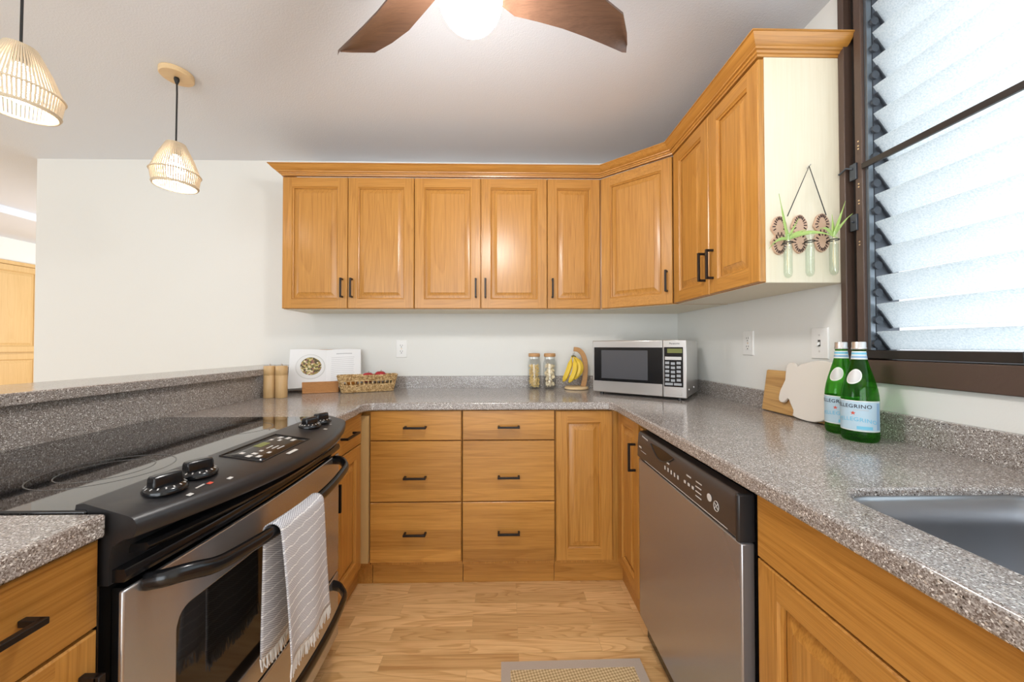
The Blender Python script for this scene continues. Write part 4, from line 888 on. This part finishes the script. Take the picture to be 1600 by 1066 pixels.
def disc_on_page(cu, cv_, r, h, n=40):
    m = MB(); rs = []
    for q in (0.001, r*0.35, r*0.7, r): rs.append([fr3(cu+q*math.cos(2*PI*k/n), cv_+q*math.sin(2*PI*k/n)*1.0, page(cu+q*math.cos(2*PI*k/n))+h) for k in range(n)])
    return m.rings(rs, True, False, False)
M['plate_print'] = mat('printed_plate', (0.66, 0.66, 0.64), 0.5); M['plate_in'] = mat('printed_plate_well', (0.80, 0.80, 0.79), 0.5)
obj('plate_picture', disc_on_page(-0.083, 0.135, 0.079, 0.0006), 'plate_print', lp); obj('plate_well', disc_on_page(-0.084, 0.136, 0.074, 0.0010), 'plate_in', lp); obj('salad_picture', disc_on_page(-0.081, 0.138, 0.056, 0.0016), 'salad', lp)
tx = MB()
def pline(u0, u1, v, h): tx.add([fr3(u0+(u1-u0)*i/6, v+j*h, page(u0+(u1-u0)*i/6)+0.0008) for j in (0, 1) for i in range(7)], [(i, i+1, i+8, i+7) for i in range(6)])
pline(0.055, 0.145, 0.214, 0.006)
rl = random.Random(3)
for i in range(13): pline(0.028, 0.155 if i % 4 else 0.16, 0.192-0.0125*i, 0.0022); 
obj('text_lines', tx, 'ink_grey', rp, smooth=0)

# seagrass basket, local frame: x along the long side
BK = thing('seagrass_basket', 'shallow woven seagrass basket of fruit on the rear worktop, before the cookbook', 'basket', (-0.838, 2.168, CT), math.radians(24))
def brect(hw, hd, r, n=7): return [(x, y) for x, y in arc(-hw+r, hd-r, r, 180, 90, n)[:-1]+[(-hw+r+(2*hw-2*r)*i/22, hd) for i in range(22)]+arc(hw-r, hd-r, r, 90, 0, n)[:-1]+[(hw, hd-r-(2*hd-2*r)*i/6) for i in range(6)]+arc(hw-r, -hd+r, r, 0, -90, n)[:-1]+[(hw-r-(2*hw-2*r)*i/22, -hd) for i in range(22)]+arc(-hw+r, -hd+r, r, -90, -180, n)[:-1]+[(-hw, -hd+r+(2*hd-2*r)*i/6) for i in range(6)]]
HB = 0.098
def ext(z): s = z/HB; return 0.142+0.024*s, 0.037+0.010*s
def resample(pts, n):
    p = [Vector((*q, 0)) for q in pts]; p.append(p[0]); L_ = [0]
    for a, b in zip(p, p[1:]): L_.append(L_[-1]+(b-a).length)
    out = []; k = 0
    for i in range(n):
        t_ = L_[-1]*i/n
        while L_[k+1] < t_: k += 1
        out.append(p[k].lerp(p[k+1], (t_-L_[k])/max(1e-9, L_[k+1]-L_[k])))
    return out
wk = MB(); zs = [0.0068+0.0092*i for i in range(11)]
for i, z in enumerate(zs):
    if i in (5, 6): continue
    hw, hd = ext(z); pts = resample(brect(hw, hd, 0.025), 300); rr_ = 0.0030 if i < 10 else 0.0036
    for ph in (0, PI):
        st_ = []
        for k, p in enumerate(pts):
            tg = (pts[(k+1) % 300]-pts[k-1]).normalized(); on = Vector((tg.y, -tg.x, 0))*-1; f_ = 2*PI*k*38/300*(1 if i % 2 else -1)+ph
            st_.append(p+on*0.0029*math.cos(f_)+Vector((0, 0, z+0.0029*math.sin(f_))))
        wk.tube(st_, rr_, 5, closed=True)
mo2 = lambda name, mb, m, parent=BK, **k: obj(name, mb, m, parent, world=False, **k)
mo2('woven_sides', wk, 'wicker', smooth=60)
ps = MB(); h0, d0 = ext(0.046); h1, d1 = ext(0.070); p0 = brect(h0, d0, 0.025); p1 = brect(h1, d1, 0.025)
for k in range(0, len(p0), 2): ps.tube([Vector((*p0[k], 0.042)), Vector((*p1[k], 0.074))], 0.0036, 6)
mo2('stakes', ps, 'wicker')
mo2('base', MB().box(-0.138, 0.138, -0.033, 0.033, 0.001, 0.006), 'wicker')
def in_basket(x, y, z): return WM[BK.name] @ Vector((x, y, z))
def fruit(name, label, cat, lp_, r, m, sz=0.92, sx=1.0):
    c = in_basket(*lp_); t = thing(name, label, cat, (c.x, c.y, c.z-r*sz))
    if name == 'apple':
        prof = [(0.001, -0.80), (0.25, -0.93), (0.55, -0.88), (0.85, -0.55), (1.0, -0.05), (0.97, 0.35), (0.78, 0.72), (0.50, 0.90), (0.25, 0.86), (0.08, 0.70), (0.001, 0.66)]
        obj('skin', MB().lathe(c, [(q*r, z*r*sz) for q, z in prof], 28), m, t, smooth=60)
        obj('stem', MB().tube([c+Vector((0, 0, r*0.6)), c+Vector((0.002, 0, r*0.85)), c+Vector((0.006, 0.002, r*1.1))], 0.0015, 6), 'stem', t)
    else:
        obj('skin', MB().sphere(c, r, 24, 16, sx=sx, sz=sz), m, t, smooth=60)
        obj('stem_end', MB().lathe(c+Vector((0, 0, r*sz*0.985)), [(0.005, 0), (0.004, 0.002), (0.001, 0.002)], 10), 'stem', t)
fruit('apple', 'shiny red apple, left of two peeping over the basket rim', 'apple', (0.000, 0.004, 0.085), 0.035, 'apple')
fruit('apple', 'shiny red apple, right of two and the taller one over the basket rim', 'apple', (0.029, -0.001+0.003, 0.0765+0.034), 0.034, 'apple', 0.92) if False else fruit('apple', 'shiny red apple, right of two and the taller one over the basket rim', 'apple', (0.071, 0.004, 0.092), 0.034, 'apple')
fruit('orange', 'orange fruit barely showing at the left end of the basket', 'fruit', (-0.090, 0.002, 0.070), 0.034, 'orange')
fruit('avocado', 'dull green fruit just above the rim at the right end of the basket', 'fruit', (0.128, 0.003, 0.079), 0.029, 'green_fruit', 0.85, 0.75)

# pasta jars
def jar(x, y, label, pl, pm, kind):
    t = thing('pasta_jar', label, 'jar', (x, y, CT), 0, 'glass pasta jars')
    obj('glass', MB().lathe((x, y, CT), [(0.001, 0.0005), (0.036, 0.0005), (0.0415, 0.006), (0.042, 0.03), (0.0425, 0.155), (0.041, 0.170), (0.036, 0.184), (0.0345, 0.190), (0.0345, 0.206), (0.0325, 0.206), (0.0325, 0.190), (0.034, 0.183), (0.039, 0.169), (0.0405, 0.155), (0.040, 0.03), (0.0385, 0.009), (0.034, 0.005), (0.001, 0.005)], 36, cap=False), 'clear', t, smooth=60)
    obj('lid', MB().lathe((x, y, CT), [(0.030, 0.2065), (0.036, 0.207), (0.0375, 0.210), (0.0375, 0.226), (0.034, 0.229), (0.001, 0.2295)], 32), 'cork', t, smooth=50)
    obj('lid_plug', MB().lathe((x, y, CT), [(0.030, 0.193), (0.0305, 0.2064)], 24), 'opal', t)
    m = MB(); r = random.Random(kind)
    for i in range(330 if kind == 1 else 95):
        a, q, z = r.uniform(0, 2*PI), (0.031 if kind == 1 else 0.026)*math.sqrt(r.random()), r.uniform(0.013 if kind == 1 else 0.019, 0.155)
        c = Vector((x+q*math.cos(a), y+q*math.sin(a), CT+z)); d = Vector((r.uniform(-1, 1), r.uniform(-1, 1), r.uniform(-1, 1))).normalized(); e = d.orthogonal().normalized()
        if kind == 1: m.tube([c-d*0.006, c+e*0.002, c+d*0.006], 0.0023, 6)
        else:
            f_ = d.cross(e); n = 10; ring = lambda s, h: [c+(e*math.cos(2*PI*k/n)+f_*math.sin(2*PI*k/n))*s+d*h for k in range(n)]
            q2 = min(1, (0.0385-q)/0.012) if q > 0.026 else 1; m.rings([ring(0.001, -0.004), ring(0.008*q2, -0.002), ring(0.0115*q2, 0.003), ring(0.0105*q2, 0.004), ring(0.007*q2, 0.0), ring(0.001, -0.002)])
    o = obj('pasta', m, pm, loc=(x, y, CT+0.008), smooth=60); tag(o, pl, 'pasta', kind='stuff')
jar(0.187, 2.284, 'glass jar with a wooden lid, left of the pair, holding small yellow pasta', 'small yellow pasta pieces filling the left jar', 'pasta_y', 1)
jar(0.286, 2.272, 'glass jar with a wooden lid, right of the pair, holding large pale pasta shells', 'large pale pasta shells filling the right jar', 'pasta_w', 2)

# banana stand and bananas
t = thing('banana_stand', 'curved wooden banana stand left of the microwave', 'stand', (0.462, 2.255, CT))
obj('base', MB().lathe((0.455, 2.255, CT), [(0.070, 0.0005), (0.076, 0.004), (0.076, 0.012), (0.071, 0.017), (0.001, 0.0172)], 40), 'pine', t, smooth=45)
pth = smooth_path([(0.500, 2.265, CT+0.017), (0.510, 2.264, CT+0.06), (0.515, 2.262, CT+0.12), (0.512, 2.258, CT+0.18), (0.497, 2.254, CT+0.225), (0.470, 2.250, CT+0.252), (0.437, 2.247, CT+0.256)], 2)
am = MB(); rs = []
for i, p in enumerate(pth):
    tt = (pth[min(i+1, len(pth)-1)]-pth[max(i-1, 0)]).normalized(); side = Vector((0, 1, 0)); nn = tt.cross(side).normalized(); hw_ = 0.016-0.002*i/len(pth)
    rs.append([p+nn*hw_*a+side*0.0085*b for a, b in ((-1, -1), (1, -1), (1, 1), (-1, 1))])
am.rings(rs); obj('arm', am, 'cork', t, bevel=0.003)
obj('hook', MB().tube([(0.440, 2.247, CT+0.244), (0.440, 2.247, CT+0.230), (0.438, 2.243, CT+0.2225), (0.433, 2.238, CT+0.222), (0.429, 2.235, CT+0.227)], 0.0022, 8), 'cap', t)
bn = thing('banana_bunch', 'bunch of four yellow bananas hanging from the wooden stand', 'bananas', (0.433, 2.238, CT+0.205))
crown_p = Vector((0.433, 2.236, CT+0.2105))
obj('bunch_stem', MB().tube([crown_p+Vector((-0.012, -0.004, -0.002)), crown_p+Vector((0, 0, 0.001)), crown_p+Vector((0.014, -0.004, -0.006))], [0.006, 0.0075, 0.006], 8), 'stem', bn, smooth=60)
for i, (ox, oy, tipx, tipz, bulge) in enumerate(((-0.012, -0.006, -0.062, 0.052, 0.004), (-0.002, -0.012, -0.030, 0.048, 0.020), (0.006, -0.004, 0.008, 0.066, 0.030), (0.014, 0.004, 0.030, 0.085, 0.024))):
    a = crown_p+Vector((ox, oy, -0.004)); b = Vector((0.425+tipx, 2.232-0.010*(i % 2)+oy*1.8-0.012, CT+tipz)); pts = []; rad = []
    for k in range(17):
        s = k/16; p = a.lerp(b, s)+Vector((bulge, -0.014, 0))*math.sin(PI*s)
        pts.append(p); rad.append(0.004+0.0125*min(1, max(0, (s-0.08)/0.2))*min(1, max(0.0, (1-s)/0.16))**0.6 if s < 0.985 else 0.0035)
    o = obj('banana', MB().tube(pts, rad, 7), 'yellow', bn, smooth=50); obj('tip', MB().sphere(pts[-1], 0.0042, 8, 6), 'stem', o)

# cutting boards leaning on the right splash
TL = 0.15
def lean_pt(y, z, x0): return Vector((x0+TL*(z-CT), y, z))
def lean_board(outline, x0, thk):
    n = len(outline); nn = Vector((1, 0, -TL)).normalized()*thk
    f = [lean_pt(y, z, x0) for y, z in outline]; m = MB()
    return m.add(f+[p+nn for p in f], [tuple(range(n)), tuple(range(2*n-1, n-1, -1))]+[(i, (i+1) % n, n+(i+1) % n, n+i) for i in range(n)])
zf = CT+0.0035
o = obj('cutting_board', lean_board([(1.510, zf), (1.512, 1.084), (1.505, 1.088), (1.10, 1.088), (1.095, zf)], 1.1095, 0.015), 'board', bevel=0.002, smooth=30)
tag(o, 'rectangular brown wooden cutting board leaning on the wall behind the white one', 'cutting board')
pig = [(1.336, 1.111), (1.345, 1.121), (1.353, 1.1245), (1.367, 1.1255), (1.379, 1.122), (1.388, 1.110), (1.3885, 1.085), (1.386, 1.055), (1.395, 1.032), (1.404, 1.010), (1.4065, 0.985), (1.404, 0.972), (1.396, 0.966), (1.386, 0.965), (1.376, 0.970), (1.369, 0.980), (1.362, 0.985), (1.355, 0.981), (1.348, 0.970), (1.338, 0.957), (1.328, 0.945), (1.327, 0.934), (1.330, 0.926), (1.322, 0.922), (1.304, 0.919), (1.285, 0.9175), (1.262, 0.917), (1.235, 0.919), (1.210, 0.927), (1.188, 0.938), (1.165, 0.953), (1.145, 0.975), (1.132, 1.000), (1.127, 1.030), (1.132, 1.060), (1.146, 1.090), (1.168, 1.115), (1.195, 1.1305), (1.225, 1.137), (1.250, 1.1365), (1.275, 1.133), (1.297, 1.128), (1.318, 1.122), (1.329, 1.116)]
o = obj('cutting_board', lean_board(pig, 1.0925, 0.0125), 'white_board', bevel=0.003, smooth=30)
tag(o, 'round white animal-shaped cutting board leaning in front of the wooden one', 'cutting board')

# sparkling water bottles
def bottle(x, y, label):
    t = thing('water_bottle', label, 'bottle', (x, y, CT), 0, 'green water bottles')
    R0 = 0.0415
    prof = [(0.001, 0.004), (0.028, 0.0025), (0.034, 0.0006), (0.039, 0.003), (R0, 0.010), (R0, 0.030), (R0, 0.120), (0.0405, 0.135), (0.0375, 0.155), (0.0325, 0.178), (0.0265, 0.201), (0.021, 0.222), (0.0175, 0.238), (0.0155, 0.252), (0.0148, 0.264), (0.0155, 0.266), (0.0155, 0.270), (0.0135, 0.272)]
    g = obj('glass', MB().lathe((x, y, CT), prof, 48), 'green_glass', t, smooth=60)
    obj('water', MB().lathe((x, y, CT), [(0.001, 0.007), (0.034, 0.007), (0.038, 0.012), (0.0385, 0.118), (0.0375, 0.134), (0.035, 0.152), (0.0345, 0.156), (0.001, 0.156)], 32), 'water', g, smooth=60)
    obj('cap', MB().lathe((x, y, CT), [(0.0158, 0.2655), (0.0168, 0.267), (0.0168, 0.270), (0.0158, 0.272), (0.0158, 0.2855), (0.0145, 0.288), (0.001, 0.288)], 32), 'cap', t, smooth=45)
    def prad(z):
        for (r0, z0), (r1, z1) in zip(prof, prof[1:]):
            if z0 <= z <= z1 and z1 > z0: return r0+(r1-r0)*(z-z0)/(z1-z0)
        return R0
    def shell(a0, a1, z0, z1, h, n=40, nz=1, shape=None):
        m = MB(); m.grid(lambda u, v: (lambda a, z: Vector((x+(prad(z)+h)*math.cos(a), y+(prad(z)+h)*math.sin(a), CT+z)))(math.radians(a0+(a1-a0)*u), z0+(z1-z0)*v), n, nz); return m
    lb = obj('label', shell(60, 300, 0.032, 0.119, 0.0004), 'label_edge', t); lb['label'] = 'pale blue wrap-around paper label'
    obj('label_field', shell(62, 298, 0.0345, 0.1165, 0.0007), 'label', lb)
    obj('side_strip', shell(278, 294, 0.038, 0.113, 0.0009, 6), 'label_side', lb)
    def onlabel(vs, a_c, zc, h, arch=0.0):
        # text x runs to the right as seen from outside; angle grows to the viewer's right on the side that faces away from the wall
        return [Vector((x+(R0+h)*math.cos(math.radians(a_c)+v.x/R0), y+(R0+h)*math.sin(math.radians(a_c)+v.x/R0), CT+zc+v.y+arch*v.x)) for v in vs]
    vs, fs = text_mesh('S.PELLEGRINO', 0.0150, spacing=1.08); m = MB(); m.add(onlabel(vs, 190, 0.1025, 0.0011), fs); obj('lettering', m, 'ink_dark', lb, smooth=0)
    vs, fs = text_mesh('S.PELLEGRINO', 0.0155, spacing=1.08); m = MB()
    m.add([Vector((x+(R0+0.0011)*math.cos(math.radians(205)+v.x/R0), y+(R0+0.0011)*math.sin(math.radians(205)+v.x/R0), CT+0.0655+v.y-6.0*(v.x*v.x)*0.5)) for v in vs], fs); obj('lettering', m, 'ink_blue', lb, smooth=0)
    m = MB(); sv = [Vector((0, 0, 0))]+[Vector(((0.0062 if i % 2 == 0 else 0.0026)*math.sin(2*PI*i/10), (0.0062 if i % 2 == 0 else 0.0026)*math.cos(2*PI*i/10), 0)) for i in range(10)]
    m.add(onlabel(sv, 205, 0.0830, 0.0012), [(0, i+1, (i+1) % 10+1) for i in range(10)]); obj('star', m, 'ink_red', lb, smooth=0)
    obj('banner', shell(215, 262, 0.038, 0.047, 0.0010, 16), 'ink_blue', lb)
    obj('fine_print', shell(205, 250, 0.0920, 0.0935, 0.0010, 16), 'ink_grey', lb)
    nb = obj('neck_label', shell(0, 360, 0.237, 0.2605, 0.0004, 40, 4), 'label_edge', t); obj('neck_stripe', shell(0, 360, 0.241, 0.247, 0.0008, 40, 1), 'label_side', nb); obj('neck_stripe', shell(0, 360, 0.251, 0.257, 0.0008, 40, 1), 'ink_blue', nb)
    def shield(hh, sc):
        m = MB(); pts = [(0, -0.021), (0.012, -0.016), (0.0165, -0.003), (0.013, 0.010), (0.0, 0.017), (-0.013, 0.010), (-0.0165, -0.003), (-0.012, -0.016)]
        for _ in range(3): pts = [q for i in range(len(pts)) for q in ((pts[i][0]*0.75+pts[(i+1) % len(pts)][0]*0.25, pts[i][1]*0.75+pts[(i+1) % len(pts)][1]*0.25), (pts[i][0]*0.25+pts[(i+1) % len(pts)][0]*0.75, pts[i][1]*0.25+pts[(i+1) % len(pts)][1]*0.75))]
        out = [Vector(q)*sc*1.05 for q in pts]
        P3 = lambda q: (lambda z: Vector((x+(prad(z)+hh)*math.cos(math.radians(203)+q.x/0.033), y+(prad(z)+hh)*math.sin(math.radians(203)+q.x/0.033), CT+z)))(0.190+q.y+0.25*q.x)
        return m.rings([[P3(o_*s_) for o_ in out] for s_ in (0.02, 0.4, 0.75, 1.0)], True, True, False)
    md = obj('medallion', shield(0.0006, 1.15), 'label_edge', t); obj('medallion_centre', shield(0.0011, 0.99), 'medal', md)
bottle(1.040, 1.018, 'green glass water bottle with a silver cap, the front one of two')
bottle(1.072, 1.106, 'green glass water bottle with a silver cap, behind the other one')

# hanging propagation station on the pale cabinet side
YE = 1.182
t = thing('propagation_station', 'wall hanging of wooden discs holding glass test tubes on the pale cabinet side', 'wall planter', (1.02, YE-0.004, 1.60))
hk = Vector((1.034, YE-0.010, 1.802))
obj('hanging_cord', MB().tube([(0.952, YE-0.016, 1.628), hk, (1.085, YE-0.016, 1.632)], 0.0016, 6), 'cord', t); 
obj('nail', MB().tube([(1.034, YE-0.0005, 1.800), (1.036, YE-0.014, 1.806)], 0.0022, 8), 'steel_light', t)
def plaque(cx, cz):
    # two scalloped lobes, one above the other
    m = MB(); out = []; n = 56
    for i in range(n):
        a = 2*PI*i/n; zz = math.cos(a); xx = math.sin(a)
        r = 0.044+0.023*abs(zz)**1.2; w_ = 0.66+0.34*abs(math.sin(a*1.0)); out.append((cx+xx*(0.030 if abs(zz) > 0.34 else 0.014+0.016*abs(zz)/0.34)*(1.0+0.04*math.sin(9*a)), cz+zz*0.066))
    P_ = [Vector((x, YE-0.0075, z)) for x, z in out]; B_ = [Vector((x, YE-0.0015, z)) for x, z in out]
    m.rings([B_, P_]); o = obj('wooden_plaque', m, 'disc', t, smooth=30)
    bm_ = MB()
    for i in range(0, n, 2):
        x, z = out[i]; d = Vector((cx-x, 0, (cz+(0.03 if z > cz else -0.03))-z)).normalized(); p = Vector((x, YE-0.0080, z))+d*0.008; bm_.obox(p, d*0.005, Vector((-d.z, 0, d.x))*0.0017, Vector((0, 0.0005, 0)))
    for k in range(5): bm_.obox((cx-0.012+0.006*k, YE-0.0080, cz+0.004*((k % 2)*2-1)), Vector((0.0014, 0, 0)), Vector((0, 0, 0.006)), Vector((0, 0.0005, 0)))
    obj('burnt_marks', bm_, 'burn', o)
PX = [(0.932, 1.566), (1.002, 1.571), (1.079, 1.576)]
tubes = []
for i, (cx, cz) in enumerate(PX):
    plaque(cx, cz)
    tx_, ty_, tz_ = cx+0.008+0.004*i-0.004, YE-0.036, cz-0.018
    o = obj('ring_holder', MB().tube([Vector((tx_+0.0138*math.cos(2*PI*k/24), ty_+0.0138*math.sin(2*PI*k/24), tz_-0.016)) for k in range(24)], 0.0018, 6, closed=True), 'bronze', t)
    obj('bracket', MB().tube([(tx_, ty_+0.0138, tz_-0.016), (tx_, YE-0.008, tz_-0.016)], 0.0018, 6), 'bronze', o)
    g = obj('test_tube', MB().lathe((tx_, ty_, tz_), [(0.0135, 0.010), (0.0125, 0.006), (0.0122, -0.118), (0.010, -0.128), (0.005, -0.1335), (0.001, -0.1345)], 24, cap=False), 'tube', t, smooth=60)
    obj('water', MB().lathe((tx_, ty_, tz_), [(0.0112, -0.03), (0.0112, -0.117), (0.008, -0.128), (0.001, -0.132)], 20), 'water', g, smooth=60)
    tubes.append(Vector((tx_, ty_, tz_)))
def cutting(label, c, leaves, roots):
    t = thing('spider_plant_cutting', label, 'plant', c+Vector((0, 0, -0.03)))
    m = MB()
    for dx_, dy_, dz_, sag, w_ in leaves:
        a = c+Vector((0, 0, -0.005)); rs = []
        for k in range(13):
            s = k/12; p = a+Vector((dx_*s, dy_*s, dz_*s))+Vector((0, 0, -sag*s*s)); tan = Vector((dx_, dy_, dz_-2*sag*s)).normalized(); sd = tan.cross(Vector((0, 1, 0.2))).normalized(); q = w_*(0.35+0.65*math.sin(PI*min(1, s*1.15+0.12)))*(1-s**3)+0.0003
            rs.append([p-sd*q, p+Vector((0, 0.0012, -0.0012)), p+sd*q])
        m.rings(rs, False)
    obj('leaves', m, 'leaf', t, smooth=60, solid=0.0006)
    st = MB()
    for k in range(roots): st.tube([c+Vector((0, 0, 0)), c+Vector((0.003*math.sin(k*2.1), 0.003*math.cos(k*2.1), -0.04)), c+Vector((0.006*math.sin(k*1.7), 0.005*math.cos(k), -0.09-0.006*k))], 0.0008, 5)
    obj('roots', st, 'pasta_w', t)
cutting('pale green spider plant cutting in the left test tube', tubes[0], [(-0.034, -0.008, 0.150, 0.0, 0.0045), (-0.075, -0.016, 0.020, 0.055, 0.005), (0.055, -0.010, 0.050, 0.020, 0.006), (0.150, -0.02, 0.085, 0.085, 0.0065), (-0.02, -0.016, 0.05, 0.0, 0.006), (0.035, -0.004, 0.075, 0.005, 0.004)], 4)
cutting('pale green spider plant cutting in the right test tube nearest the window', tubes[2], [(0.030, -0.012, 0.115, 0.0, 0.0055), (-0.010, -0.006, 0.085, 0.012, 0.005), (-0.06, -0.014, 0.075, 0.055, 0.005), (0.045, -0.02, 0.10, 0.03, 0.004), (0.010, -0.016, 0.06, 0.0, 0.006)], 5)

# floor mat
t = thing('floor_mat', 'beige woven sisal mat with a taupe binding on the wood floor', 'rug', (0.25, 0.95, 0))
rot = Matrix.Rotation(0.010, 4, 'Z'); rc = Vector((0.245, 1.338, 0))
def mq(x, y, z): return rc+rot @ Vector((x, y, z))
m = MB()
for x0, x1, y0, y1 in ((-0.262, 0.262, -0.034, 0.0), (-0.262, 0.262, -0.80, -0.766), (-0.262, -0.228, -0.766, -0.034), (0.228, 0.262, -0.766, -0.034)):
    m.add([mq(x, y, z) for z in (0.0008, 0.0085) for x, y in ((x0, y0), (x1, y0), (x1, y1), (x0, y1))], [(3, 2, 1, 0), (4, 5, 6, 7), (0, 1, 5, 4), (1, 2, 6, 5), (2, 3, 7, 6), (3, 0, 4, 7)])
obj('binding', m, 'rug_border', t)
m = MB(); m.add([mq(x, y, z) for z in (0.001, 0.0078) for x, y in ((-0.2279, -0.7659), (0.2279, -0.7659), (0.2279, -0.0341), (-0.2279, -0.0341))], [(3, 2, 1, 0), (4, 5, 6, 7), (0, 1, 5, 4), (1, 2, 6, 5), (2, 3, 7, 6), (3, 0, 4, 7)])
obj('weave', m, 'sisal', t)
